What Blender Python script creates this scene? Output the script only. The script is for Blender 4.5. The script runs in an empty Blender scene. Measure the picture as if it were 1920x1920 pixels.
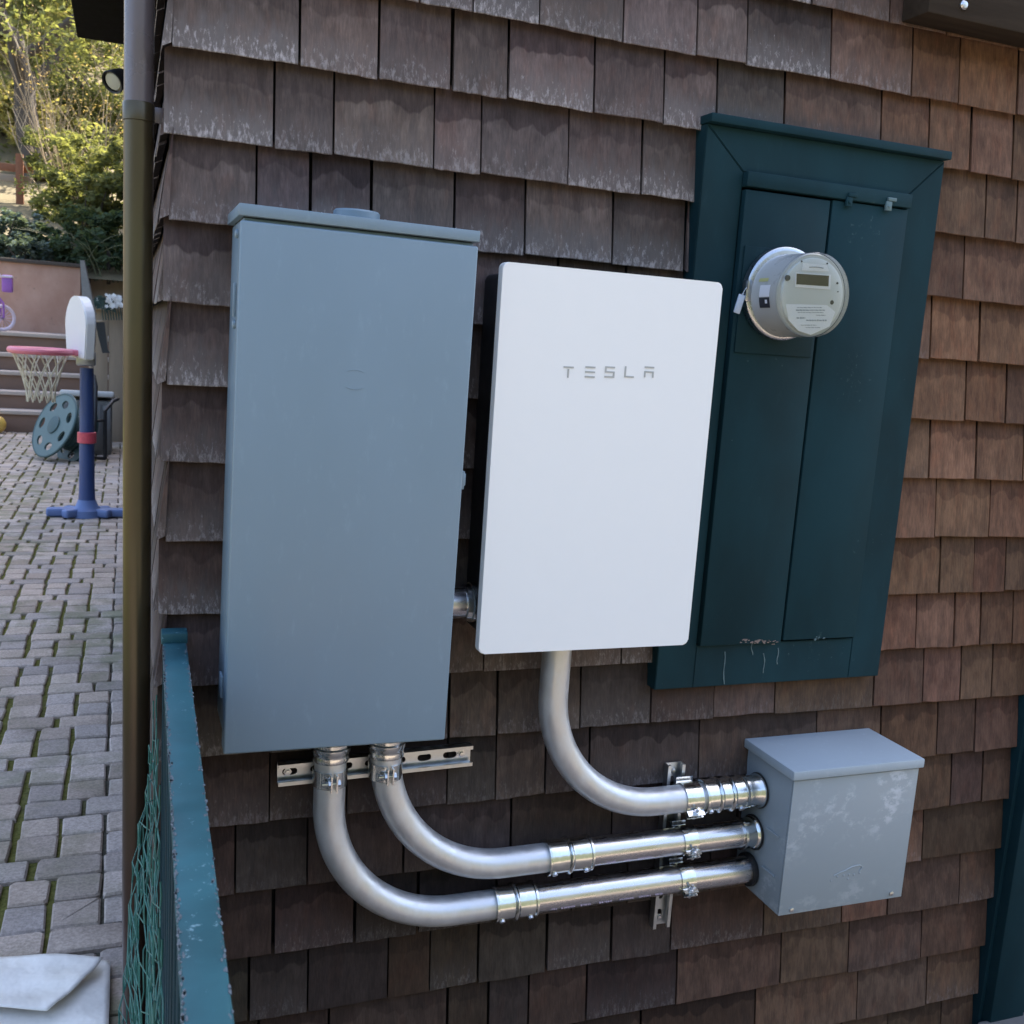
import bpy, bmesh, math, random
import numpy as np
from mathutils import Vector, Matrix
random.seed(11); RNG = np.random.default_rng(11)
SC = bpy.context.scene; COL = SC.collection

# ---------------------------------------------------------------- camera, sky, sun, exposure
CAM = Vector((-0.5704808, -1.7557052, 0.5309294)); FPX = 1921.73
R_ = Vector((0.93537358, -0.34734463, 0.06654301)); U_ = Vector((-0.00496509, 0.17523886, 0.98451343)); F_ = Vector((0.35362638, 0.92121824, -0.1621892))
cd = bpy.data.cameras.new("camera"); cam = bpy.data.objects.new("camera", cd); COL.objects.link(cam)
cd.sensor_width = 36; cd.lens = 36 * FPX / 1920; cd.clip_start = 0.02; cd.clip_end = 2000
m4 = Matrix((R_, U_, -F_)).transposed().to_4x4(); m4.translation = CAM; cam.matrix_world = m4
cd.dof.use_dof = True; cd.dof.focus_distance = 1.9; cd.dof.aperture_fstop = 14
SC.camera = cam

SUN_EL, SUN_AZ = math.radians(52), math.radians(53)      # azimuth measured from +Y towards +X
w = bpy.data.worlds.new("World"); SC.world = w; w.use_nodes = True
nt = w.node_tree; bg = nt.nodes["Background"]; sky = nt.nodes.new("ShaderNodeTexSky")
sky.sky_type = 'NISHITA'; sky.sun_disc = False; sky.sun_elevation = SUN_EL; sky.sun_rotation = SUN_AZ
sky.air_density = 1.0; sky.dust_density = 4.0; sky.ozone_density = 1.0; sky.altitude = 100
nt.links.new(sky.outputs[0], bg.inputs[0]); bg.inputs[1].default_value = 0.15
sd = bpy.data.lights.new("sun", 'SUN'); sd.energy = 5.0; sd.angle = math.radians(0.5); sd.color = (1.0, 0.91, 0.76)
sun = bpy.data.objects.new("sun", sd); COL.objects.link(sun)
sdir = Vector((math.sin(SUN_AZ) * math.cos(SUN_EL), math.cos(SUN_AZ) * math.cos(SUN_EL), math.sin(SUN_EL)))
sun.rotation_euler = sdir.to_track_quat('Z', 'Y').to_euler(); sun.location = (8, 20, 20)
SC.view_settings.view_transform = 'Standard'; SC.view_settings.look = 'None'
SC.view_settings.exposure = 2.2; SC.view_settings.gamma = 1

def at(px, py, Y=None, Z=None):
    """measured point of the place: where the sight line through a photograph pixel meets the plane y=Y or z=Z"""
    d = F_ + R_ * ((px - 960) / FPX) - U_ * ((py - 960) / FPX)
    t = (Y - CAM.y) / d.y if Y is not None else (Z - CAM.z) / d.z
    return CAM + d * t

# ---------------------------------------------------------------- object helpers
WL = {}
def thing(name, label, cat, loc=(0, 0, 0), group=None):
    o = bpy.data.objects.new(name, None); COL.objects.link(o); o.empty_display_size = 0.05
    o.location = loc; WL[o.name] = Vector(loc); tag(o, label, cat, group); return o
def tag(o, label=None, cat=None, group=None, kind=None):
    if label: o['label'] = label
    if cat: o['category'] = cat
    if group: o['group'] = group
    if kind: o['kind'] = kind
    return o
def link(name, me, mat, parent=None, smooth=35):
    if smooth:
        me.polygons.foreach_set('use_smooth', [True] * len(me.polygons))
        me.set_sharp_from_angle(angle=math.radians(smooth))
    o = bpy.data.objects.new(name, me); COL.objects.link(o)
    if mat: me.materials.append(mat)
    WL[o.name] = Vector((0, 0, 0))
    if parent:
        o.parent = parent; o.location = -WL[parent.name]
        WL[o.name] = Vector((0, 0, 0))
    return o
def obj(name, bm, mat, parent=None, smooth=35):
    me = bpy.data.meshes.new(name); bmesh.ops.recalc_face_normals(bm, faces=bm.faces)
    bm.to_mesh(me); bm.free(); return link(name, me, mat, parent, smooth)
def B(): return bmesh.new()
def box(bm, c, s, bev=0.0, rot=None, seg=2):
    r = bmesh.ops.create_cube(bm, size=1.0); vs = r['verts']
    for v in vs: v.co = Vector((v.co.x * s[0], v.co.y * s[1], v.co.z * s[2]))
    if bev:
        es = list({e for v in vs for e in v.link_edges})
        g = bmesh.ops.bevel(bm, geom=es, offset=bev, segments=seg, affect='EDGES', profile=0.5)
        vs = list({v for f in g['faces'] for v in f.verts} | {v for v in vs if v.is_valid})
    for v in vs:
        if rot: v.co = rot @ v.co
        v.co += Vector(c)
    return vs
def frame_of(ax):
    ax = Vector(ax).normalized(); h = Vector((0, 0, 1)) if abs(ax.z) < .9 else Vector((1, 0, 0))
    a = ax.cross(h).normalized(); return ax, a, ax.cross(a).normalized()
def lathe(bm, o, ax, prof, n=40, cap=True, arc=None):
    """prof: list of (distance along the axis, radius)"""
    ax, a, b = frame_of(ax); o = Vector(o); rings = []
    for s, r in prof:
        rings.append([bm.verts.new(o + ax * s + (a * math.cos(t) + b * math.sin(t)) * r) for t in [2 * math.pi * i / n for i in range(n)]])
    for p, q in zip(rings, rings[1:]):
        for i in range(n): bm.faces.new((p[i], p[(i + 1) % n], q[(i + 1) % n], q[i]))
    if cap:
        bm.faces.new(rings[0]); bm.faces.new(rings[-1])
    return rings
def tube(bm, pts, r, n=10, cap=True):
    pts = [Vector(p) for p in pts]; rr = r if isinstance(r, (list, tuple)) else [r] * len(pts)
    rings = []; a = None
    for i, p in enumerate(pts):
        t = (pts[min(i + 1, len(pts) - 1)] - pts[max(i - 1, 0)])
        t = t.normalized() if t.length > 1e-9 else Vector((0, 0, 1))
        if a is None: _, a, _ = frame_of(t)
        a = (a - t * a.dot(t)).normalized(); b = t.cross(a)
        rings.append([bm.verts.new(p + (a * math.cos(q) + b * math.sin(q)) * rr[i]) for q in [2 * math.pi * k / n for k in range(n)]])
    for p, q in zip(rings, rings[1:]):
        for i in range(n): bm.faces.new((p[i], p[(i + 1) % n], q[(i + 1) % n], q[i]))
    if cap: bm.faces.new(rings[0]); bm.faces.new(rings[-1])
def prism(bm, poly, to3, d):
    """closed outline poly (2-D) put in space by to3(u, v) and given the depth vector d"""
    a = [bm.verts.new(to3(*p)) for p in poly]; b = [bm.verts.new(Vector(to3(*p)) + Vector(d)) for p in poly]
    bm.faces.new(a); bm.faces.new(b[::-1]); n = len(poly)
    for i in range(n): bm.faces.new((a[i], a[(i + 1) % n], b[(i + 1) % n], b[i]))
def holed(bm, outer, holes, to3, d):
    """plate with real holes"""
    loops = [outer] + holes; es = []; vl = []
    for l in loops:
        vs = [bm.verts.new(to3(*p)) for p in l]; vl.append(vs)
        es += [bm.edges.new((vs[i], vs[(i + 1) % len(vs)])) for i in range(len(vs))]
    g = bmesh.ops.triangle_fill(bm, edges=es, use_beauty=True)
    fs = [f for f in g['geom'] if isinstance(f, bmesh.types.BMFace)]
    e = bmesh.ops.extrude_face_region(bm, geom=fs)
    for v in e['geom']:
        if isinstance(v, bmesh.types.BMVert): v.co += Vector(d)
def oval(cx, cy, rx, ry, n=16, pw=1.0):
    out = []
    for i in range(n):
        t = 2 * math.pi * i / n; c, s = math.cos(t), math.sin(t)
        out.append((cx + rx * math.copysign(abs(c) ** pw, c), cy + ry * math.copysign(abs(s) ** pw, s)))
    return out
def rrect(x0, y0, x1, y1, r, n=6):
    out = []
    for cx, cy, a0 in ((x1 - r, y1 - r, 0), (x0 + r, y1 - r, 90), (x0 + r, y0 + r, 180), (x1 - r, y0 + r, 270)):
        for i in range(n + 1):
            a = math.radians(a0 + 90 * i / n); out.append((cx + r * math.cos(a), cy + r * math.sin(a)))
    return out

# ---------------------------------------------------------------- materials
def lin(c): return tuple(((x / 255 + .055) / 1.055) ** 2.4 if x > 10 else x / 255 / 12.92 for x in c)
class Mat:
    def __init__(s, name, col=(.5, .5, .5), rough=.5, metal=0., spec=.5):
        s.m = bpy.data.materials.new(name); s.m.use_nodes = True; s.t = s.m.node_tree; s.p = s.t.nodes["Principled BSDF"]
        s.p.inputs['Base Color'].default_value = (*col, 1); s.p.inputs['Roughness'].default_value = rough
        s.p.inputs['Metallic'].default_value = metal; s.p.inputs['Specular IOR Level'].default_value = spec
    def n(s, t, **k):
        x = s.t.nodes.new(t)
        for a, v in k.items(): setattr(x, a, v)
        return x
    def l(s, a, b): s.t.links.new(a, b)
    def val(s, x, sock):
        if isinstance(x, (int, float)): sock.default_value = x
        elif isinstance(x, (tuple, list)): sock.default_value = (*x, 1) if len(x) == 3 and len(sock.default_value) == 4 else x
        else: s.l(x, sock)
    def math(s, op, a, b=0., clamp=False):
        x = s.n('ShaderNodeMath', operation=op, use_clamp=clamp); s.val(a, x.inputs[0]); s.val(b, x.inputs[1]); return x.outputs[0]
    def mix(s, f, a, b, bt='MIX'):
        x = s.n('ShaderNodeMix', data_type='RGBA', blend_type=bt); s.val(f, x.inputs[0]); s.val(a, x.inputs[6]); s.val(b, x.inputs[7]); return x.outputs[2]
    def noise(s, vec, scale, detail=4, rough=.6, sc=None):
        if sc:
            mp = s.n('ShaderNodeMapping'); s.l(vec, mp.inputs[0]); mp.inputs['Scale'].default_value = sc; vec = mp.outputs[0]
        x = s.n('ShaderNodeTexNoise'); s.l(vec, x.inputs['Vector']); x.inputs['Scale'].default_value = scale
        x.inputs['Detail'].default_value = detail; x.inputs['Roughness'].default_value = rough; return x.outputs['Fac']
    def ramp(s, x, a, b, lo=0., hi=1.):
        r = s.n('ShaderNodeMapRange', interpolation_type='SMOOTHSTEP'); s.val(x, r.inputs[0])
        r.inputs[1].default_value = a; r.inputs[2].default_value = b; r.inputs[3].default_value = lo; r.inputs[4].default_value = hi; return r.outputs[0]
    def obj(s): return s.n('ShaderNodeTexCoord').outputs['Object']
    def col(s, x): s.val(x, s.p.inputs['Base Color'])
    def rgh(s, x): s.val(x, s.p.inputs['Roughness'])
    def bump(s, h, st=.3, dist=.002):
        b = s.n('ShaderNodeBump'); b.inputs['Strength'].default_value = st; b.inputs['Distance'].default_value = dist
        s.l(h, b.inputs['Height']); s.l(b.outputs[0], s.p.inputs['Normal'])
def plain(name, col, rough=.5, metal=0., var=.12, scale=25., bump=0., spec=.5, sc=None):
    a = Mat(name, col, rough, metal, spec); v = a.obj(); f = a.noise(v, scale, 5, .6, sc)
    a.col(a.mix(f, tuple(c * (1 - var) for c in col), tuple(min(1, c * (1 + var)) for c in col)))
    a.rgh(a.ramp(f, .25, .75, max(.02, rough - .06), min(1, rough + .06)))
    if bump: a.bump(f, bump)
    return a.m

def shingle_mat():
    a = Mat("weathered_shingle", rough=.82, spec=.25)
    tint = a.n('ShaderNodeAttribute', attribute_name='tint').outputs['Color']
    wr = a.n('ShaderNodeAttribute', attribute_name='wear_shade').outputs['Vector']
    sx = a.n('ShaderNodeSeparateXYZ'); a.l(wr, sx.inputs[0]); frost, dark, rnd = sx.outputs
    uv = a.n('ShaderNodeUVMap', uv_map='UVMap').outputs[0]; su = a.n('ShaderNodeSeparateXYZ'); a.l(uv, su.inputs[0]); u, v = su.outputs[0], su.outputs[1]
    cb = a.n('ShaderNodeCombineXYZ'); a.l(u, cb.inputs[0]); a.l(v, cb.inputs[1]); a.l(a.math('MULTIPLY', rnd, 37.), cb.inputs[2]); P = cb.outputs[0]
    grain = a.noise(P, 1, 5, .65, (260, 5, 1)); mid = a.noise(P, 1, 4, .6, (55, 2.2, 1)); blot = a.noise(P, 1, 3, .55, (16, 2.0, 1))
    c = a.mix(1., tint, a.mix(a.ramp(grain, .3, .72), (.78, .78, .79), (1.14, 1.13, 1.13)), 'MULTIPLY')
    c = a.mix(1., c, a.mix(a.ramp(mid, .3, .7), (.74, .73, .74), (1.2, 1.2, 1.21)), 'MULTIPLY')
    c = a.mix(a.ramp(blot, .35, .7, 0., .75), c, a.mix(1., c, (.72, .68, .66), 'MULTIPLY'))
    # reddish unbleached heart streaks
    c = a.mix(a.math('MULTIPLY', a.ramp(a.noise(P, 1, 3, .5, (30, 1.5, 1)), .52, .68), .35), c, a.mix(1., c, (1.18, .92, .82), 'MULTIPLY'))
    # rain-washed lower half
    wash = a.math('ADD', v, a.math('MULTIPLY', a.math('SUBTRACT', mid, .5), .8))
    c = a.mix(a.math('MULTIPLY', a.ramp(wash, .62, .12), a.math('MULTIPLY', frost, .55)), c, (.18, .163, .160))
    # band under the course above: sheltered stain and painted butt shadow, scalloped lower edge
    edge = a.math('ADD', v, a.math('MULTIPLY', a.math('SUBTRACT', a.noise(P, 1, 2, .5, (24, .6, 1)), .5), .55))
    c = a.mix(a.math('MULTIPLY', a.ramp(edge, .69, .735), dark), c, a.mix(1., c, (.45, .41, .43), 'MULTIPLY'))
    # bleached furry fibres at the butt
    fr = a.math('ADD', a.noise(P, 1, 6, .75, (150, 7, 1)), a.math('MULTIPLY', a.math('SUBTRACT', .30, v), .42))
    c = a.mix(a.math('MULTIPLY', a.ramp(fr, .55, .74), frost), c, (.36, .325, .325))
    a.col(c); a.bump(a.math('ADD', a.math('MULTIPLY', grain, .7), a.math('MULTIPLY', mid, .8)), .55, .0016); return a.m

def painted(name, col, chips=.0, chip_col=(.3, .3, .3), rough=.42, streak=.12, spec=.5):
    a = Mat(name, col, rough, 0, spec); v = a.obj()
    n1 = a.noise(v, 4, 4, .6, (1, 1, .5)); n2 = a.noise(v, 60, 4, .7, (1, 1, .35))
    c = a.mix(a.ramp(n1, .3, .7), tuple(x * (1 - streak) for x in col), tuple(x * (1 + streak) for x in col))
    c = a.mix(a.ramp(n2, .55, .8, 0, .25), c, tuple(min(1, x * 1.5 + .01) for x in col))
    if chips:
        k = a.noise(v, 85, 6, .75); k2 = a.noise(v, 7, 3, .5)
        s = a.math('ADD', k, a.math('MULTIPLY', a.math('SUBTRACT', k2, .5), .35))
        c = a.mix(a.ramp(s, .78 - chips, .83 - chips, 0, .8), c, chip_col)
    a.col(c); a.rgh(a.ramp(n1, .3, .7, rough - .05, rough + .08)); a.bump(a.noise(v, 300, 2, .5), .06, .0005); return a.m

def metalm(name, col, rough, scuff=.15, sc=(1, 1, 1), scale=60, bump=.1, metal=1.):
    a = Mat(name, col, rough, metal); v = a.obj(); f = a.noise(v, scale, 5, .65, sc); g = a.noise(v, 9, 4, .6)
    c = a.mix(f, tuple(x * (1 - scuff) for x in col), tuple(min(1, x * (1 + scuff)) for x in col))
    c = a.mix(a.ramp(g, .55, .75, 0, .35), c, tuple(x * .7 for x in col))
    a.col(c); a.rgh(a.ramp(f, .3, .7, rough * .8, rough * 1.25)); a.bump(f, bump, .0006); return a.m

M = {}
M['shingle'] = shingle_mat()
M['panel'] = painted("grey_enamel", (.168, .236, .296), rough=.40, streak=.03)
M['jbox'] = None
def jbox_mat():
    col = (.262, .305, .335); a = Mat("scuffed_grey_enamel", col, .4); v = a.obj()
    k = a.noise(v, 11, 5, .6); k2 = a.noise(v, 45, 5, .7, (1, 1, 1.4)); k3 = a.noise(v, 3.5, 2, .5)
    s = a.math('MULTIPLY', a.ramp(k, .50, .66), a.ramp(k2, .44, .62)); s = a.math('MULTIPLY', s, a.ramp(k3, .32, .55))
    c = a.mix(a.math('MULTIPLY', s, .6), col, (.52, .55, .60)); a.col(c); a.rgh(a.ramp(k2, .3, .7, .34, .48)); return a.m
M['jbox'] = jbox_mat()
M['jlid_lit'] = painted("lit_grey_enamel", (.33, .385, .43), rough=.5, streak=.02, spec=.3)  # lid enamel lightened to paint in skylight falling on the top
M['white_gloss'] = plain("white_cover", (.80, .80, .80), .55, var=.01, spec=.3)
M['black'] = plain("black_plastic", (.012, .012, .014), .55)
M['letter'] = plain("grey_lettering", (.42, .43, .45), .35, .3)
M['green'] = painted("dark_green_paint", (.0085, .031, .040), chips=.105, chip_col=(.045, .08, .085), rough=.6, streak=.25, spec=.10)
M['green_old'] = painted("faded_green_paint", (.021, .087, .108), chips=.145, chip_col=(.16, .27, .31), rough=.6, streak=.3, spec=.3)
M['trim_green'] = painted("casing_green_paint", (.008, .028, .036), chips=.07, chip_col=(.10, .16, .17), rough=.6, streak=.2, spec=.10)
M['worn'] = plain("worn_bare_edge", (.085, .105, .12), .85, var=.4, scale=150)
M['peel'] = plain("peeling_paint", (.20, .15, .13), .9, var=.5, scale=120, bump=.5)
M['elbow'] = metalm("brushed_galvanized_steel", (.60, .615, .64), .44, .2, (1, 1, .5), 60, .16, .75)
M['emt'] = metalm("bright_conduit_steel", (.62, .61, .625), .27, .12, (.15, 1, 1), 90, .03)
M['zinc'] = metalm("zinc_die_cast", (.68, .70, .69), .2, .22, (1, 1, 1), 70, .5)
M['strut'] = metalm("galvanized_strut_steel", (.55, .57, .58), .36, .25, (1, 1, 1), 45, .15)
M['screw'] = metalm("screw_steel", (.55, .56, .58), .3)
M['rubber'] = plain("black_rubber", (.008, .008, .009), .6)
M['print'] = plain("stamped_print", (.30, .24, .30), .5)
M['meter'] = plain("light_grey_plastic", (.44, .45, .45), .3, var=.03)
M['meter'].node_tree.nodes['Principled BSDF'].inputs['Coat Weight'].default_value = 1.0
M['meter'].node_tree.nodes['Principled BSDF'].inputs['Coat Roughness'].default_value = .06
M['meter_face'] = plain("meter_face_plate", (.56, .57, .58), .4, var=.02)
M['paper'] = plain("white_label", (.78, .78, .84), .5, var=.02)
M['ink'] = plain("grey_ink", (.34, .37, .42), .6)
M['dark_ink'] = plain("dark_ink", (.03, .03, .04), .5)
M['yellow'] = plain("yellow_label", (.52, .50, .22), .5)
M['lcd'] = plain("lcd_glass", (.030, .024, .021), .2, var=.3, scale=20)
M['alu'] = metalm("meter_ring_steel", (.45, .47, .50), .3)
def glass_mat():
    a = Mat("clear_cover"); t = a.t; out = t.nodes["Material Output"]
    tr = a.n('ShaderNodeBsdfTransparent'); gl = a.n('ShaderNodeBsdfGlossy'); gl.inputs['Roughness'].default_value = .05
    lw = a.n('ShaderNodeLayerWeight'); lw.inputs[0].default_value = .25; mx = a.n('ShaderNodeMixShader')
    tr.inputs[0].default_value = (.93, .95, .95, 1)
    a.l(a.math('ADD', a.math('MULTIPLY', lw.outputs['Fresnel'], .8), .02, True), mx.inputs[0]); a.l(tr.outputs[0], mx.inputs[1]); a.l(gl.outputs[0], mx.inputs[2]); a.l(mx.outputs[0], out.inputs[0]); return a.m
M['glass'] = glass_mat()
M['tagp'] = plain("clear_tag_plastic", (.45, .52, .62), .25, var=.1)
def downspout_mat(name, c1, c2, c3):
    a = Mat(name, rough=.32, metal=.55, spec=.6); v = a.obj(); sp = a.n('ShaderNodeSeparateXYZ'); a.l(v, sp.inputs[0])
    f = a.noise(v, 3.2, 4, .6, (1, 1, .5)); g = a.noise(v, 40, 4, .7, (1, 1, .2))
    c = a.mix(a.ramp(f, .35, .65), c1, c2); c = a.mix(a.ramp(a.math('ADD', a.math('MULTIPLY', sp.outputs[2], -1.1), a.math('MULTIPLY', f, .6)), .1, .9), c, c3)
    c = a.mix(a.ramp(g, .5, .8, 0, .3), c, tuple(x * .6 for x in c1)); a.col(c); a.bump(g, .1, .0008); return a.m
M['pipe_low'] = downspout_mat("olive_brown_metal", (.088, .075, .042), (.072, .054, .031), (.058, .033, .026))
M['pipe_up'] = plain("grey_brown_painted_metal", (.135, .115, .125), .3, .2, .08, 9)
M['dark_wood'] = plain("dark_stained_wood", (.022, .017, .015), .75, var=.35, scale=40, bump=.3, sc=(.15, 1, 1))
M['beam_wood'] = plain("weathered_beam_wood", (.042, .032, .025), .9, var=.5, scale=60, bump=.5, sc=(.1, 1, 1), spec=.08)
M['soffit'] = plain("black_stained_soffit", (.004, .004, .005), .9, var=.3, spec=.05)
M['sheath'] = plain("dark_sheathing", (.012, .01, .009), .9)
M['roof'] = plain("roof_felt", (.05, .05, .055), .9)
M['stucco'] = plain("brown_side_wall", (.09, .075, .065), .9)
def paver_mat():
    a = Mat("tumbled_concrete_paver", rough=.85, spec=.3); v = a.obj()
    tint = a.n('ShaderNodeAttribute', attribute_name='tint').outputs['Color']
    n1 = a.noise(v, 9, 4, .6); n2 = a.noise(v, 120, 4, .75); n3 = a.noise(v, 1.1, 3, .6)
    c = a.mix(1., tint, a.mix(a.ramp(n2, .3, .7), (.72, .72, .72), (1.22, 1.22, 1.22)), 'MULTIPLY')
    c = a.mix(a.ramp(n1, .4, .7, 0, .45), c, a.mix(1., c, (.75, .74, .72), 'MULTIPLY'))
    c = a.mix(a.math('MULTIPLY', a.ramp(n3, .42, .66), a.ramp(n1, .38, .62, 0, .6)), c, (.16, .17, .08))
    a.col(c); a.bump(n2, .4, .003); return a.m
M['paver'] = paver_mat()
def joint_mat():
    a = Mat("mossy_joint_sand", rough=.95, spec=.1); v = a.obj(); n1 = a.noise(v, 2.2, 4, .6); n2 = a.noise(v, 60, 4, .7)
    c = a.mix(a.ramp(n2, .3, .7), (.045, .042, .036), (.10, .095, .08))
    sx = a.n('ShaderNodeSeparateXYZ'); a.l(v, sx.inputs[0]); c = a.mix(a.math('MULTIPLY', a.ramp(n1, .32, .48, 0, .95), a.ramp(sx.outputs[0], -.74, -.62, 1., .1)), c, a.mix(a.ramp(n2, .3, .7), (.075, .080, .018), (.165, .160, .045))); a.col(c); a.bump(n2, .8, .006); return a.m
M['joint'] = joint_mat()
M['soil'] = plain("pale_dry_soil", (.21, .17, .14), .95, var=.4, scale=14, bump=.6)
M['hillside'] = plain("leafy_hillside", (.14, .115, .065), .95, var=.5, scale=3, bump=.6)
M['added_bank'] = plain("added_bank_cover", (.035, .042, .022), .95, var=.5, scale=4, bump=.6)
M['concrete'] = plain("worn_concrete", (.15, .145, .14), .9, var=.25, scale=30, bump=.3)
M['step'] = plain("step_timber", (.20, .125, .092), .85, var=.3, scale=12, bump=.3, sc=(.3, 1, 1))
M['tread'] = plain("pale_tread_board", (.44, .37, .32), .85, var=.22, scale=14, sc=(.3, 1, 1))
def ret_mat():
    a = Mat("stained_render", rough=.9, spec=.2); v = a.obj(); n1 = a.noise(v, 2.5, 5, .65, (1, 1, .6)); n2 = a.noise(v, 9, 4, .6)
    c = a.mix(a.ramp(n1, .3, .7), (.40, .235, .17), (.50, .33, .25)); c = a.mix(a.ramp(n2, .62, .75, 0, .5), c, (.13, .10, .085)); a.col(c); return a.m
M['ret'] = ret_mat()
M['ret_cap'] = plain("dark_wall_cap", (.075, .062, .052), .9, var=.4)
M['plank'] = plain("pale_fence_planks", (.31, .245, .18), .85, var=.3, scale=8, sc=(2.5, 2.5, .3), bump=.2)
M['rust'] = plain("red_brown_fence_stain", (.23, .095, .05), .85, var=.3)
M['blue'] = plain("blue_moulded_plastic", (.035, .068, .20), .38, var=.08)
M['blue_base'] = plain("pale_blue_plastic", (.11, .17, .36), .45, var=.1)
M['white_pl'] = plain("white_moulded_plastic", (.74, .74, .76), .4, var=.04)
M['pink'] = plain("pink_plastic", (.72, .20, .26), .4, var=.08)
M['hot'] = plain("hot_pink_band", (.66, .09, .13), .4, var=.3, scale=60)
M['net'] = plain("cream_net_cord", (.62, .57, .44), .8)
M['reel_l'] = plain("pale_green_plastic", (.085, .135, .13), .5, var=.15)
M['drip'] = plain("dried_paint_drip", (.10, .16, .175), .7, var=.5, scale=200)
M['reel_d'] = plain("dark_green_plastic", (.035, .075, .075), .5, var=.15)
M['deckbox'] = plain("grey_beige_resin", (.20, .195, .185), .6)
M['lid'] = plain("pale_resin_lid", (.56, .55, .53), .5)
M['purple'] = plain("purple_fabric", (.30, .12, .45), .6)
M['tyre'] = plain("white_bicycle_tyre", (.66, .58, .68), .6)
M['spoke'] = metalm("bicycle_metal", (.5, .42, .55), .35)
M['ball'] = plain("yellow_vinyl", (.60, .40, .09), .4)
M['grey_board'] = plain("weathered_grey_board", (.22, .22, .22), .8, var=.3)
M['dark_cloth'] = plain("dark_grey_cloth", (.045, .048, .05), .9)
M['petal'] = plain("white_petals", (.8, .8, .8), .6)
M['wire'] = plain("green_coated_wire", (.022, .125, .108), .5, var=.4)
M['lens'] = plain("frosted_lamp_lens", (.42, .42, .40), .35)
M['bark'] = plain("grey_brown_bark", (.07, .056, .044), .9, var=.5, scale=9, bump=.8, sc=(2, 2, .4))
M['blade'] = plain("dull_grass_blade", (.13, .145, .085), .7, var=.3)
M['twig'] = plain("tan_twigs", (.40, .31, .20), .85, var=.3)
def tarp_mat():
    a = Mat("white_vinyl_sheet", rough=.42); v = a.obj(); n = a.noise(v, 6, 4, .6); n2 = a.noise(v, 55, 4, .7)
    a.col(a.mix(a.ramp(n2, .55, .8, 0, .3), a.mix(a.ramp(n, .3, .7), (.72, .68, .62), (.86, .815, .75)), (.48, .46, .42))); a.bump(n, .6, .02); return a.m
M['tarp'] = tarp_mat()
def leaf_mat(name, c1, c2, trans=.45):
    a = Mat(name); t = a.t; out = t.nodes["Material Output"]; tint = a.n('ShaderNodeAttribute', attribute_name='tint').outputs['Fac']
    c = a.mix(tint, c1, c2); df = a.n('ShaderNodeBsdfDiffuse'); tr = a.n('ShaderNodeBsdfTranslucent'); mx = a.n('ShaderNodeMixShader'); mx.inputs[0].default_value = trans
    a.l(c, df.inputs[0]); a.l(a.mix(1., c, (1.5, 1.45, .7), 'MULTIPLY'), tr.inputs[0]); a.l(df.outputs[0], mx.inputs[1]); a.l(tr.outputs[0], mx.inputs[2]); a.l(mx.outputs[0], out.inputs[0]); return a.m
M['leaf_y'] = leaf_mat("yellow_green_leaves", (.16, .155, .055), (.46, .42, .19))
M['leaf_m'] = leaf_mat("mid_green_leaves", (.07, .085, .04), (.24, .25, .12))
M['leaf_d'] = leaf_mat("dark_green_leaves", (.028, .05, .030), (.10, .135, .085), .3)
M['leaf_b'] = leaf_mat("blue_grey_leaves", (.045, .07, .06), (.16, .20, .19), .25)
M['leaf_t'] = leaf_mat("tan_dry_leaves", (.20, .14, .075), (.42, .33, .20), .35)

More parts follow.
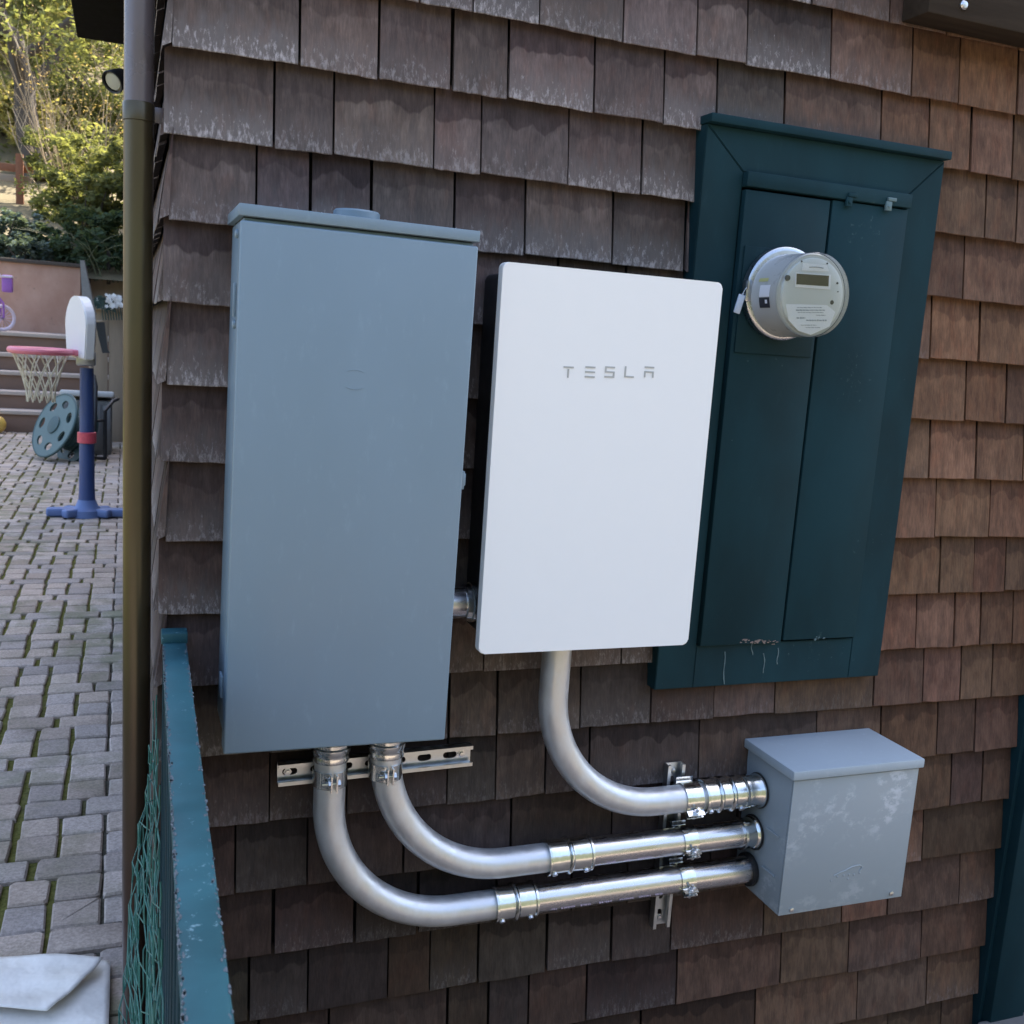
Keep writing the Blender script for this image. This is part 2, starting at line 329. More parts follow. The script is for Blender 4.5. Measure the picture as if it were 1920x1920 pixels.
# ---------------------------------------------------------------- ground, patio, hill
GZ, PZ = -1.30, -0.87
bm = B()
vs = [bm.verts.new(p) for p in ((-400, -400, GZ), (400, -400, GZ), (400, 400, GZ), (-400, 400, GZ))]; bm.faces.new(vs)
tag(obj('ground', bm, M['soil'], smooth=0), kind='structure')
bm = B(); box(bm, (-5.26, 4.8, PZ - .213), (9.5, 13.2, .4))
tag(obj('patio_base', bm, M['joint'], smooth=0), kind='structure')
def paver_sheet():
    bm = B(); tl = bm.loops.layers.float_color.new('tint'); y = -1.8; row = 0
    while y < 11.37:
        kind = row % 3; dep = (.124, .118, .104)[kind]; wbase = (.101, .101, .150)[kind]
        PW = .112; xmin = -3.2 if y > 3 else -2.0; cells = []
        if kind < 2: cells = [(-.505 - c * PW, -.505 - (c + 1) * PW, c) for c in range(26)]
        else:
            off = ((row // 3) % 3) * PW / 2; cells = [(-.505 + PW - off - c * PW * 1.5, -.505 + PW - off - (c + 1) * PW * 1.5, c) for c in range(18)]
        for xa, xb, c in cells:
            if xb < xmin: break
            x = xa; ww = xa - xb; g = (.007 if xb > -.76 else .019 if (c + row // 6) % 2 else .013) + random.uniform(-.002, .003)
            x0, x1 = x - ww + g / 2, x - g / 2; y0, y1 = y + .0036, y + dep - .0036 - .006 * (random.random() < .15); j = lambda: random.uniform(-.0035, .0035)
            zt = PZ + random.uniform(-.002, .002); zb = PZ - .025; b = .005; c = random.uniform(.003, .009)
            o8 = [(x0 + c, y0), (x1 - c, y0), (x1, y0 + c), (x1, y1 - c), (x1 - c, y1), (x0 + c, y1), (x0, y1 - c), (x0, y0 + c)]
            o8 = [(p + j(), q + j()) for p, q in o8]; mx, my = (x0 + x1) / 2, (y0 + y1) / 2
            top = [bm.verts.new((mx + (p - mx) * (1 - b / ww * 2), my + (q - my) * (1 - b / dep * 2), zt + j() * .4)) for p, q in o8]
            mid = [bm.verts.new((p, q, zt - b)) for p, q in o8]; bot = [bm.verts.new((p, q, zb)) for p, q in o8]
            fs = [bm.faces.new(top)]
            for A, C in ((mid, top), (bot, mid)):
                for i in range(8): fs.append(bm.faces.new((A[i], A[(i + 1) % 8], C[(i + 1) % 8], C[i])))
            k = random.uniform(.74, 1.14); h = random.uniform(-.022, .022)
            col = (.44 * k + h * .7, .36 * k, .305 * k - h * .7, 1)
            for f in fs:
                for lo in f.loops: lo[tl] = col
        y += dep; row += 1
    return bm
o = obj('patio_paving', paver_sheet(), M['paver']); tag(o, kind='structure')
# the bank behind the steps and the hillside beyond
prof = [(13.75, 1.02), (15, 1.5), (17, 1.9), (19, 2.5), (21, 3.5), (25, 5.7), (32, 9.2), (45, 14.5), (80, 26), (160, 40)]
bm = B(); rows = []
for y, z in prof:
    rows.append([bm.verts.new((x, y + random.uniform(-.3, .3) * (y > 14), z + random.uniform(-.15, .15) * (y > 14))) for x in np.linspace(-45, 45, 40)])
for p, q in zip(rows, rows[1:]):
    for i in range(39): bm.faces.new((p[i], p[i + 1], q[i + 1], q[i]))
tag(obj('hillside', bm, M['hillside'], smooth=60), kind='structure')

bm = B(); rows = []  # added bank, unseen behind the camera, blocks low skylight from the front
for y, z in ((-5, GZ - .05), (-6.5, GZ + 1.1), (-10, GZ + 5.0), (-18, GZ + 9), (-45, GZ + 16)):
    rows.append([bm.verts.new((x, y + random.uniform(-.5, .5), z + random.uniform(-.3, .3) * (z > GZ))) for x in np.linspace(-60, 60, 40)])
for p, q in zip(rows, rows[1:]):
    for i in range(39): bm.faces.new((p[i], p[i + 1], q[i + 1], q[i]))
tag(obj('hillside', bm, M['added_bank'], smooth=60), kind='structure')

# ---------------------------------------------------------------- house
house = thing('house', 'brown shingled house with green painted trim carrying the electrical equipment', 'house', (-.5, 0, GZ))
ZC = [1.1977, 1.0722, .9451, .8157, .6867, .5581, .4293, .301, .1706, .0424, -.0852, -.2147, -.3478, -.4798, -.6111, -.7407, -.8724, -1.0025, -1.133, -1.264]
JX = {-1: [.638, .823], 0: [-.328, -.119, -.027, .093, .254, .404, .510, .699, .896, 1.016, 1.172],
 1: [-.311, -.184, -.057, .045, .207, .348, .459, .608, .839, .958, 1.069, 1.184], 2: [-.349, -.252, -.082, .003, .167, .314, .47, .62, .77, .93, 1.132, 1.219],
 3: [-.374, -.287, -.184, -.038, .094, .266, 1.096, 1.30], 4: [-.30, .166, .306, 1.162, 1.32], 5: [-.27, 1.146, 1.261, 1.4], 6: [-.33, 1.198, 1.338], 7: [-.28, 1.107, 1.262, 1.39],
 8: [-.34, 1.142, 1.239, 1.333], 9: [-.36, .068, .358, 1.095, 1.204, 1.282, 1.38], 10: [-.33, .278, .437, .585, .736, .998, 1.137, 1.245, 1.342],
 11: [-.324, .010, .109, .212, .310, .562, .860, 1.035, 1.200, 1.311], 12: [-.381, -.252, -.070, .150, .371, 1.262, 1.360], 13: [-.310, -.158, -.034, .42, .62, 1.201],
 14: [-.350, -.242, -.087, -.003, .097, .247, .395, .537, .774, .986, 1.118, 1.334], 15: [-.33, -.198, .040, .128, .216, .348, .565, .836, 1.024, 1.238], 16: [.33, .488, .783, 1.068, 1.276]}
XL, XR, TH = -.518, 1.447, .0135
def course_z(k):
    if k < -1: return ZC[0] + (-1 - k) * .1285
    return ZC[min(k + 1, 19)] - max(0, k - 18) * .13
def shingle(bm, tl, wl, ul, x0, x1, zb, zt, to3, tint, wear_shade, nseg=7):
    """one tapered shake; to3(u, depth, z)"""
    yb = random.uniform(-.0018, .0012); dz0 = random.uniform(-.002, .0022); dz1 = random.uniform(-.0022, .0022); H = zt - zb; cup = random.uniform(-.001, .0016)
    us = [x0 + (x1 - x0) * i / nseg for i in range(nseg + 1)]; g = []
    for i, u in enumerate(us):
        q = i / nseg; zz = zb + dz0 * (1 - q) + dz1 * q + random.uniform(-.0009, .0009); yy = yb - cup * 4 * q * (1 - q)
        g.append([bm.verts.new(to3(u, yy + TH, zz + .0065)), bm.verts.new(to3(u, yy + .001, zz)), bm.verts.new(to3(u, yy, zz + .0014)),
                  bm.verts.new(to3(u, yy * .5 + TH * .45 + .0026, zb + H * .55)), bm.verts.new(to3(u, TH + .0055, zt + .012))])
    fs = []; under = []; ends = []
    for a, b in zip(g, g[1:]):
        for i in range(4):
            f = bm.faces.new((a[i], b[i], b[i + 1], a[i + 1])); (under if i == 0 else fs).append(f)
    for a in (g[0], g[-1]): ends.append(bm.faces.new(a))
    ori = {}
    for i, a in enumerate(g):
        for j, (v, vv) in enumerate(zip(a, (0, 0, .012, .55, 1.1))): ori[v] = (us[i], vv, (.018, 0, 0, .010, .022)[j])
    under_shade = (tint[0] * .22, tint[1] * .21, tint[2] * .21, 1)  # underside colour darkened to paint the shadow line below each butt
    for f in fs + under + ends:
        for lo in f.loops:
            lo[tl] = under_shade if f in under else tint; lo[wl] = (0, 0, wear_shade[2], 1) if f in under else wear_shade
            o3 = ori[lo.vert]; lo[ul].uv = (o3[2], o3[1]) if f in ends else o3[:2]
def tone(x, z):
    """weathered stain: bleached grey up left, red-brown right; low shade painted in"""
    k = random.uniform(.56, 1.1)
    low = max(0., min(1., (.35 - z) / .8)); right = max(0., min(1., (x - .55) / .45)); toplow = max(0, min(1, (-.55 - z) / .4)) * right  # low: shade on the lower wall painted into the stain colour
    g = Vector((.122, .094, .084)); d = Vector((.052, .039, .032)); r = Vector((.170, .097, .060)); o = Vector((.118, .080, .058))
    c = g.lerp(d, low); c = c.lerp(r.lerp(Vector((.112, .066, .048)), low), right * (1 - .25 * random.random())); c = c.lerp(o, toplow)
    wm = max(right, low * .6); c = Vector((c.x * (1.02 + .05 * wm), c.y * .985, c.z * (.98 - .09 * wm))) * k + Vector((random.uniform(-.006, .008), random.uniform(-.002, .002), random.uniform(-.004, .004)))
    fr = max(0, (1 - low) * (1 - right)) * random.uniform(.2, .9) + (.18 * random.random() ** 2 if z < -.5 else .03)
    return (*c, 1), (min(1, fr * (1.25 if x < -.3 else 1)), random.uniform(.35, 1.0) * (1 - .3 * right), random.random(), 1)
bm = B(); tl = bm.loops.layers.float_color.new('tint'); wl = bm.loops.layers.float_color.new('wear_shade'); ul = bm.loops.layers.uv.new('UVMap')
bs = B(); tl2 = bs.loops.layers.float_color.new('tint'); wl2 = bs.loops.layers.float_color.new('wear_shade'); ul2 = bs.loops.layers.uv.new('UVMap')
for k in range(-14, 20):
    zb, zt = course_z(k), course_z(k - 1)
    if zb < GZ - .02: continue
    odd = k % 2 == 1
    xs = [XL + (.0095 if odd else 0)] + JX.get(k, []) + [XR]
    full = [xs[0]]
    for a, b in zip(xs, xs[1:]):
        wid = b - a; lim = .30
        if wid > lim:
            n = max(2, round(wid / random.uniform(.13, .16))); ed = sorted(a + wid * (i + random.uniform(-.22, .22)) / n for i in range(1, n)); full += ed
        full.append(b)
    for a, b in zip(full, full[1:]):
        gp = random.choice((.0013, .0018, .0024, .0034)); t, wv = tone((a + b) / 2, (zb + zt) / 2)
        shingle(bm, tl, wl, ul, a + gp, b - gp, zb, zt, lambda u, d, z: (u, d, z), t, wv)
    # the wall round the corner: woven, every other course laps past the front edge
    y = -.001 if odd else TH + .012
    while y < 4.2:
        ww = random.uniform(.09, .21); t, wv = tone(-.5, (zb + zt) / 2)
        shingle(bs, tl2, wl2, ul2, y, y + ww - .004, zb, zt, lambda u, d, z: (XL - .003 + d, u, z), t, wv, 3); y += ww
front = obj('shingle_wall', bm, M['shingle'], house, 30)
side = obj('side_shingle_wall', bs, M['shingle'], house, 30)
bm = B(); box(bm, (1.575, .096, 1.25), (4.09, .105, 5.1)); box(bm, (-.443, 2.16, 1.25), (.066, 4.03, 5.1)); obj('wall_sheathing', bm, M['sheath'], house, 0)
bm = B(); box(bm, (4.6, 2.2, 1.2), (8.1, 4.1, 5.0)); obj('house_body', bm, M['stucco'], house, 0)
bm = B(); box(bm, (4.3, 11.4, 1.9), (7.6, 14.2, 6.4)); obj('added_shade_wing', bm, M['stucco'], house, 0)  # unseen wing, added and lengthened to keep patio and bank in shade
# eave that overhangs the side wall
bm = B(); box(bm, (-.58, 2.1, 2.06), (.475, 4.8, .17), .004); obj('eave', bm, M['soffit'], house)
bm = B(); prism(bm, [(-.92, 2.15), (4.3, 4.9), (9.3, 2.15), (9.3, 2.26), (4.3, 5.02), (-.92, 2.26)], lambda u, v: (u, -.03, v + .01), (0, 4.58, 0)); obj('roof', bm, M['roof'], house, 0)
# beam over the door, with its bolt
bx0 = at(1690, 42, 0).x; bz0 = at(1692, 42, 0).z
bm = B(); box(bm, (bx0 + 1.0, -.035, bz0 + .10), (2.0, .075, .20), .004); beam = obj('beam', bm, M['beam_wood'], house)
bp = at(1806, 10, -.073); bm = B(); lathe(bm, bp, (0, -1, 0), [(0, .009), (.003, .0088), (.006, .006), (.0065, .001)], 14); obj('bolt', bm, M['screw'], beam)
# door casing on the right
bm = B(); box(bm, (1.512, -.012, -.20), (.11, .05, 2.2), .003); box(bm, (1.452, .004, -.20), (.012, .028, 2.2)); obj('door_casing', bm, M['trim_green'], house)
bm = B(); box(bm, (2.0, .03, -.20), (.86, .04, 2.2), .003); obj('door', bm, M['green'], house)
bm = B(); box(bm, (1.95, -.26, GZ + .115), (1.05, .48, .25), .012)
tag(obj('door_step', bm, M['concrete']), 'worn grey concrete step at the foot of the green casing', 'step')

# ---------------------------------------------------------------- downspout
dsp = thing('downspout', 'round olive brown metal downspout at the corner of the house', 'downspout', (-.55, .06, PZ))
zc = at(260, 212, .06).z; top_x, bot_x = -.5530, -.5475
def dsx(z): return top_x + (bot_x - top_x) * (.97 - z) / 1.7
bm = B(); lathe(bm, (dsx(PZ), .06, PZ), Vector((dsx(zc) - dsx(PZ), 0, zc - PZ)), [(0, .0228), (zc - PZ - .004, .0228)], 48); obj('lower_pipe', bm, M['pipe_low'], dsp)
bm = B(); lathe(bm, (dsx(zc), .06, zc + .012), (0, 0, 1), [(0, .0226), (1.3, .0226)], 48); obj('upper_pipe', bm, M['pipe_up'], dsp)
bm = B(); lathe(bm, (dsx(zc), .06, zc - .014), (0, 0, 1), [(0, .0232), (.001, .0244), (.027, .0244), (.029, .0232)], 48); col = obj('collar', bm, M['pipe_low'], dsp)
bm = B(); box(bm, (dsx(zc) + .030, .058, zc), (.022, .004, .024), .001); obj('strap', bm, M['pipe_up'], dsp)

# ---------------------------------------------------------------- electrical panel (leans a little to the right)
TILT = Matrix.Translation((-.235, 0, .27)) @ Matrix.Rotation(math.radians(.55), 4, 'Y') @ Matrix.Translation((.235, 0, -.27))
def tilt(bm):
    bmesh.ops.transform(bm, matrix=TILT, verts=bm.verts); return bm
pan = thing('electrical_panel', 'tall grey steel electrical panel with a closed door on the shingle wall', 'electrical panel', (-.235, -.09, -.14))
x0, x1, z0, z1 = -.4195, -.0558, -.1385, .679
bm = B(); box(bm, ((x0 + x1) / 2, -.086, .276), (x1 - x0 - .010, .168, .816), .003)
obj('body', tilt(bm), M['panel'], pan)
bm = B(); box(bm, ((x0 + x1) / 2, -.1745, (z0 + z1) / 2), (x1 - x0, .013, z1 - z0), .0035, seg=3)
box(bm, (x0 + .0012, -.160, (z0 + z1) / 2), (.0024, .022, z1 - z0 - .01)); box(bm, (x1 - .0012, -.160, (z0 + z1) / 2), (.0024, .022, z1 - z0 - .01))
door = obj('door', tilt(bm), M['panel'], pan)
bm = B(); box(bm, (-.2386, -.0905, .6938), (.3672, .183, .0168), .0012); obj('rain_hood', tilt(bm), M['panel'], pan)
bm = B(); box(bm, ((x0 + x1) / 2, -.10, .6795), (x1 - x0 - .012, .125, .012)); obj('gap_shadow', tilt(bm), M['black'], pan)  # black strip painting the shadow in the gap between hood and door
bm = B(); hp = at(664, 396, -.10); lathe(bm, (hp.x, -.10, .7015), (0, 0, 1), [(0, .039), (.003, .039), (.0035, .0365), (.015, .0365), (.0178, .034), (.0182, .004)], 40); obj('hub_cap', tilt(bm), M['panel'], pan)
for px in (600, 718): bm = B(); q = at(px, 393, -.15); lathe(bm, (q.x, -.15, .7015), (0, 0, 1), [(0, .005), (.003, .0045), (.0045, .002)], 12); obj('hood_screw', tilt(bm), M['screw'], pan)
bm = B(); lp = at(866, 898, -.165); box(bm, (x1 + .0035, -.163, lp.z), (.007, .013, .030), .0012); box(bm, (x1 + .008, -.1635, lp.z + .001), (.003, .008, .020), .001); obj('latch', tilt(bm), M['panel'], pan)
for py in (440, 610): bm = B(); q = at(438, py, -.15); lathe(bm, (x0 - .0005, -.15, q.z), (-1, 0, 0), [(0, .007), (.003, .0065), (.0045, .003)], 12); obj('side_screw', tilt(bm), M['panel'], pan)
bm = B(); box(bm, (x0 - .003, -.155, at(436, 565, -.15).z), (.004, .006, .05), .001); obj('hinge', tilt(bm), M['panel'], pan)
bm = B(); box(bm, (x0 - .002, -.13, -.04), (.004, .03, .035), .001); obj('hinge', tilt(bm), M['panel'], pan)
bm = B(); lc = at(664, 712, -.181)
for dz, sg in ((.012, 1), (-.012, -1)): tube(bm, [(lc.x + .013 * t, -.1812, lc.z + dz + sg * .003 * (1 - t * t)) for t in np.linspace(-1, 1, 9)], .0006, 6)
obj('embossed_emblem', tilt(bm), M['panel'], door)

# ---------------------------------------------------------------- white gateway cabinet
gw = thing('energy_gateway', 'white rounded rectangular energy gateway with small grey lettering on its front', 'energy gateway', (.205, -.08, 0))
GX, GD = .4115, .155
def gpt(x, z): return Vector((x, -GD, z))
bm = B(); prism(bm, rrect(.022, .012, GX - .022, .648, .012), lambda u, v: (u, -GD + .018, v), (0, GD - .022, 0)); obj('body', bm, M['black'], gw)
bm = B(); prism(bm, rrect(0, 0, GX, .66, .010, 8), lambda u, v: (u, -GD, v), (0, .020, 0))
es = [e for e in bm.edges if all(abs(v.co.y + GD) < 1e-6 for v in e.verts)]
bmesh.ops.bevel(bm, geom=es, offset=.0025, segments=3, affect='EDGES', profile=.5)
cover = obj('front_cover', bm, M['white_gloss'], gw, 12)
bm = B()
def stroke(bx, by, bw, bh): box(bm, (bx + bw / 2, -GD - .0003, by + bh / 2), (bw, .0012, bh))
# lettering: T E S L A
lx = [at(px, 697, -GD) for px in (1056, 1097, 1134, 1171, 1208)]; lw = .0185; lh = .0190; st = .0028
def L(i): return lx[i].x, lx[i].z - lh / 2
X, Z = L(0); stroke(X, Z + lh - st, lw, st); stroke(X + lw * .42, Z, st, lh - st - .0016)
X, Z = L(1)
for q in (0, .5, 1): stroke(X, Z + (lh - st) * q, lw, st)
X, Z = L(2); stroke(X, Z + lh - st, lw, st); stroke(X, Z + (lh - st) / 2, lw, st); stroke(X, Z, lw, st); stroke(X, Z + lh / 2 + st / 2, st, lh / 2 - st * 1.5); stroke(X + lw - st, Z + st, st, lh / 2 - st * 1.5)
X, Z = L(3); stroke(X, Z, st, lh); stroke(X + st, Z, lw - st, st)
X, Z = L(4); stroke(X, Z + lh - st, lw, st); stroke(X, Z + (lh - st) / 2, lw, st); stroke(X, Z, st, (lh - st) / 2); stroke(X + lw - st, Z, st, (lh - st) / 2)
obj('lettering', bm, M['letter'], cover, 0)

# ---------------------------------------------------------------- green meter cabinet
cab = thing('meter_cabinet', 'dark green painted timber meter cabinet with two narrow doors', 'meter cabinet', (.705, -.02, -.13))
FX0, FX1, FZ0, FZ1 = .4269, .9816, -.1358, .9520; IX0, IX1, IZ0, IZ1 = .5130, .9000, -.047, .876
yb, yf = .030, -.022
def board(poly, y0=yf, y1=yb):
    b = B(); prism(b, poly, lambda u, v: (u, y0, v), (0, y1 - y0, 0))
    bmesh.ops.bevel(b, geom=[e for e in b.edges if all(abs(v.co.y - y0) < 1e-6 for v in e.verts)], offset=.0015, segments=2, affect='EDGES'); return b
g = .0006
obj('frame_board', board([(FX0, FZ0), (IX0 + g, FZ0), (IX0 + g, IZ1 - g), (FX0, FZ1 - g)]), M['green'], cab)
obj('frame_board', board([(IX1 - g, FZ0), (FX1, FZ0), (FX1, FZ1 - g), (IX1 - g, IZ1 - g)]), M['green'], cab)
obj('frame_board', board([(FX0 + g, FZ1), (IX0 + g, IZ1 + g), (IX1 - g, IZ1 + g), (FX1 - g, FZ1)]), M['green'], cab)
obj('frame_board', board([(IX0 + g, FZ0), (IX1 - g, FZ0), (IX1 - g, IZ0), (IX0 + g, IZ0)]), M['green'], cab)
bm = B(); box(bm, ((FX0 + FX1) / 2, -.014, FZ1 + .009), (FX1 - FX0 + .003, .050, .016), .002); obj('drip_cap', bm, M['green'], cab)
bm = B(); box(bm, ((IX0 + IX1) / 2, .006, (IZ0 + IZ1) / 2), (IX1 - IX0 - .002, .01, IZ1 - IZ0 - .002)); obj('back_board', bm, M['sheath'], cab)
sx = .7112
bm = B(); box(bm, ((IX0 + sx) / 2, -.016, (IZ0 + IZ1 - .03) / 2), (sx - IX0 - .006, .034, IZ1 - IZ0 - .033), .002); dl = obj('door', bm, M['green'], cab)
bm = B(); box(bm, ((sx + IX1) / 2, -.015, (IZ0 + IZ1 - .03) / 2 + .003), (IX1 - sx - .006, .034, IZ1 - IZ0 - .035), .002); dr = obj('door', bm, M['green'], cab)
bm = B(); box(bm, ((IX0 + IX1) / 2, -.020, IZ1 - .013), (IX1 - IX0 - .002, .036, .027), .002); obj('head_rail', bm, M['green'], cab)
for px, py in ((1598, 372), (1672, 380)):
    q = at(px, py, -.04); bm = B(); box(bm, (q.x, -.0385, q.z + .006), (.020, .008, .007), .001); box(bm, (q.x - .006, -.0385, q.z - .007), (.014, .006, .018), .001); lathe(bm, (q.x - .006, -.041, q.z - .008), (0, -1, 0), [(0, .0032), (.002, .003), (.0025, .001)], 10)
    obj('catch', bm, M['drip' if px > 1650 else 'green'], cab)
# paint peeling off the lower ends of the doors, and drips below
def peel(px0, px1, py0, py1, n, y, sz):
    b = B()
    for i in range(n):
        t = random.random(); q = at(px0 + (px1 - px0) * t, py0 + (py1 - py0) * t + random.uniform(-1, 1) * 4, y)
        a = random.uniform(.4, 1.) * sz; lean = random.uniform(-.4, .4)
        pl = [(a * math.cos(k) * random.uniform(.7, 1.3) * 1.6, a * math.sin(k) * random.uniform(.5, 1.)) for k in np.linspace(0, 2 * math.pi, 8)[:-1]]
        prism(b, pl, lambda u, v: (q.x + u, y + lean * v * .3, q.z + v), (0, .0007, 0))
    return b
obj('peeling_paint', peel(1385, 1462, 1201, 1205, 44, -.0342, .0021), M['peel'], dl, 0)
obj('peeling_paint', peel(1528, 1552, 1196, 1192, 9, -.0332, .002), M['drip'], dr, 0)
b = B()
for px, ya, yb2 in ((1358, 1222, 1283), (1432, 1225, 1262), (1458, 1215, 1245), (1410, 1205, 1228)):
    b = B(); pts = [at(px + 1.5 * math.sin(k * .9 + px), ya + (yb2 - ya) * k / 6, yf - .0004) for k in range(7)]; tube(b, pts, [.0013 * random.uniform(.5, 1.2) for _ in pts], 6); obj('paint_drip', b, M['drip'], cab)

# ---------------------------------------------------------------- electricity meter
mt = thing('electricity_meter', 'round light grey electricity meter with a glass front mounted on the green cabinet', 'electricity meter', (.611, -.035, .657))
C0 = Vector((.611, 0, .6585)); C1 = Vector((.611, 0, .6545)); AX = Vector((0, -1, 0))
bm = B(); box(bm, (.612, -.034, .642), (.176, .005, .20), .0015); obj('socket_plate', bm, M['green'], mt)
bm = B(); lathe(bm, C0 + AX * .040, AX, [(0, .080), (.001, .0875), (.016, .0875), (.018, .0855), (.019, .080)], 72); ring = obj('sealing_ring', bm, M['alu'], mt)
q = at(1398, 545, -.05); bm = B(); box(bm, (q.x + .002, -.051, q.z), (.014, .018, .042), .004); box(bm, (q.x, -.058, q.z + .012), (.007, .008, .02), .002); obj('ring_lock', bm, M['alu'], ring)
bm = B(); lathe(bm, C1 + AX * .052, AX, [(0, .0795), (.004, .0795), (.008, .0772), (.078, .0762), (.084, .0755), (.086, .073)], 72); mb = obj('body', bm, M['meter'], mt)
bm = B(); lathe(bm, C1 + AX * .1365, AX, [(0, .0670), (.0055, .0665), (.0065, .064)], 72); fc = obj('face_plate', bm, M['meter_face'], mt)
bm = B(); lathe(bm, C1 + AX * .136, AX, [(0, .0766), (.006, .0770), (.012, .0764), (.0142, .0740)], 72, cap=False); obj('rim', bm, M['glass'], mt)
bm = B(); lathe(bm, C1 + AX * .1496, AX, [(0, .0745), (.001, .0738), (.0015, .065)], 72); obj('glass_cover', bm, M['glass'], mt)
YF = -.1432
def plate(name, quad, m, par, y=YF, d=.0008):
    b = B(); pts = [at(*p, y) for p in quad]; vs = [b.verts.new((p.x, y - d, p.z)) for p in pts]; v2 = [b.verts.new((p.x, y, p.z)) for p in pts]
    b.faces.new(vs); b.faces.new(v2[::-1])
    for i in range(len(vs)): b.faces.new((vs[i], vs[(i + 1) % len(vs)], v2[(i + 1) % len(vs)], v2[i]))
    return obj(name, b, m, par, 0)
disp = plate('display_frame', [(1491, 511), (1557, 515), (1556, 543), (1490, 538)], M['paper'], fc, d=.0016)
plate('display', [(1494, 513), (1554, 517), (1553, 537), (1493, 533)], M['lcd'], disp, y=YF - .0016)
lb = plate('label', [(1473, 570), (1550, 572), (1566, 585), (1555, 612), (1520, 628), (1496, 620), (1478, 600)], M['paper'], fc)
b = B()
for x0_, x1_, y_, hh in ((1494, 1540, 576.5, .0016), (1492, 1546, 581.5, .0026), (1495, 1543, 586, .0014), (1530, 1547, 591, .0018), (1493, 1509, 596, .0034), (1511, 1549, 600.5, .0030), (1501, 1530, 609.5, .0014), (1510, 1538, 614, .0014)):
    xx = x0_
    while xx < x1_:
        wd = random.uniform(2.2, 6.5); p, q = at(xx, y_, YF), at(min(x1_, xx + wd), y_ + wd * .07, YF); xx += wd + random.uniform(.8, 1.6)
        box(b, ((p.x + q.x) / 2, YF - .001, (p.z + q.z) / 2), (q.x - p.x, .0008, hh * random.uniform(.7, 1)))
obj('label_print', b, M['ink'], lb, 0)
lb2 = plate('maker_label', [(1505, 493), (1550, 497), (1554, 509), (1503, 507)], M['paper'], fc)
b = B(); p = at(1517, 501, YF); q = at(1543, 503, YF); tube(b, [p.lerp(q, t) + Vector((0, -.001, .0012 * math.sin(t * 3))) for t in np.linspace(0, 1, 8)], .0012, 6); obj('label_print', b, M['ink'], lb2)
for px, py, r in ((1503, 490, .0018), (1551, 494, .0018), (1570, 531, .0022), (1571, 547, .0012), (1560, 567, .0042)): b = B(); lathe(b, at(px, py, YF), AX, [(0, r), (.0012, r * .8)], 14); obj('port', b, M['dark_ink'], fc)
b = B(); q = at(1476, 521, YF); lathe(b, q, AX, [(0, .0055), (.003, .005), (.0035, .003)], 14); obj('button', b, M['dark_ink'], fc)
# stickers wrapped on the left of the drum
def drum(name, a0, a1, y0, y1, m, par, r=.0774):
    b = B(); vs = []
    for i in range(9):
        a = math.radians(a0 + (a1 - a0) * i / 8); vs.append([b.verts.new((C1.x + r * math.cos(a), y, C1.z + r * math.sin(a))) for y in (y0, y1)])
    for p, q in zip(vs, vs[1:]): b.faces.new((p[0], q[0], q[1], p[1]))
    return obj(name, b, m, par)
drum('yellow_sticker', 160, 165, -.075, -.105, M['yellow'], mb)
drum('white_sticker', 170, 186, -.085, -.118, M['paper'], mb)
sk = drum('black_sticker', 187, 201, -.085, -.118, M['dark_ink'], mb, .0776); drum('sticker_print', 190, 195, -.104, -.111, M['paper'], sk, .0778)
q = at(1386, 570, -.055); bm = B(); box(bm, (q.x, -.055, q.z), (.014, .004, .036), .0015, Matrix.Rotation(math.radians(14), 3, 'Y')); tube(bm, [q + Vector((.004, 0, .017)), q + Vector((.010, -.004, .032)), q + Vector((.014, 0, .030)), q + Vector((.008, .003, .018))], .0008, 6)
obj('seal_tag', bm, M['tagp'], ring)

# ---------------------------------------------------------------- strut channels
def strut(label, p, q, wdt=.040, dep=.0185):
    p, q = Vector(p), Vector(q); t = thing('strut_channel', label, 'strut channel', p, 'slotted strut channels on the wall')
    ax = (q - p).normalized(); up = Vector((0, -1, 0)); cr = ax.cross(up).normalized(); Ln = (q - p).length; base = p
    def to(u, v, h): return base + ax * u + cr * v + up * h
    b = B(); h = wdt / 2; th = .0026
    holes = []; s = .022
    while s < Ln - .02:
        holes.append(oval(s, 0, .0135, .0070, 16, .75)); s += .05
    holed(b, [(0, -h), (Ln, -h), (Ln, h), (0, h)], holes, lambda u, v: to(u, v, 0), up * th)
    for sg in (-1, 1):
        prism(b, [(sg * h, th), (sg * (h - th), th), (sg * (h - th), dep - th), (sg * (h - .0045), dep - th), (sg * (h - .0045), dep - .006), (sg * (h - .0070), dep - .006), (sg * (h - .0070), dep), (sg * h, dep)], lambda u, v: to(0, u, v), ax * Ln)
    ob = obj('channel', b, M['strut'], t, 30)
    for s in (.018, Ln - .018): b = B(); lathe(b, to(s, 0, th), up, [(0, .0075), (.002, .0075), (.0022, .0055), (.006, .005), (.0065, .001)], 6); obj('mounting_bolt', b, M['screw'], t, 20)
    return t
hs0, hs1 = at(521, 1452, -.012), at(884, 1414, -.012)
strut('horizontal galvanized strut channel below the tall grey panel', (hs0.x, -.002, hs0.z), (hs1.x, -.002, hs1.z))
vs0, vs1 = at(1266, 1432, -.012), at(1238, 1736, -.012)
strut('upright galvanized strut channel crossing behind the three conduits', (vs1.x - .002, -.002, vs1.z), (vs0.x, -.002, vs0.z))

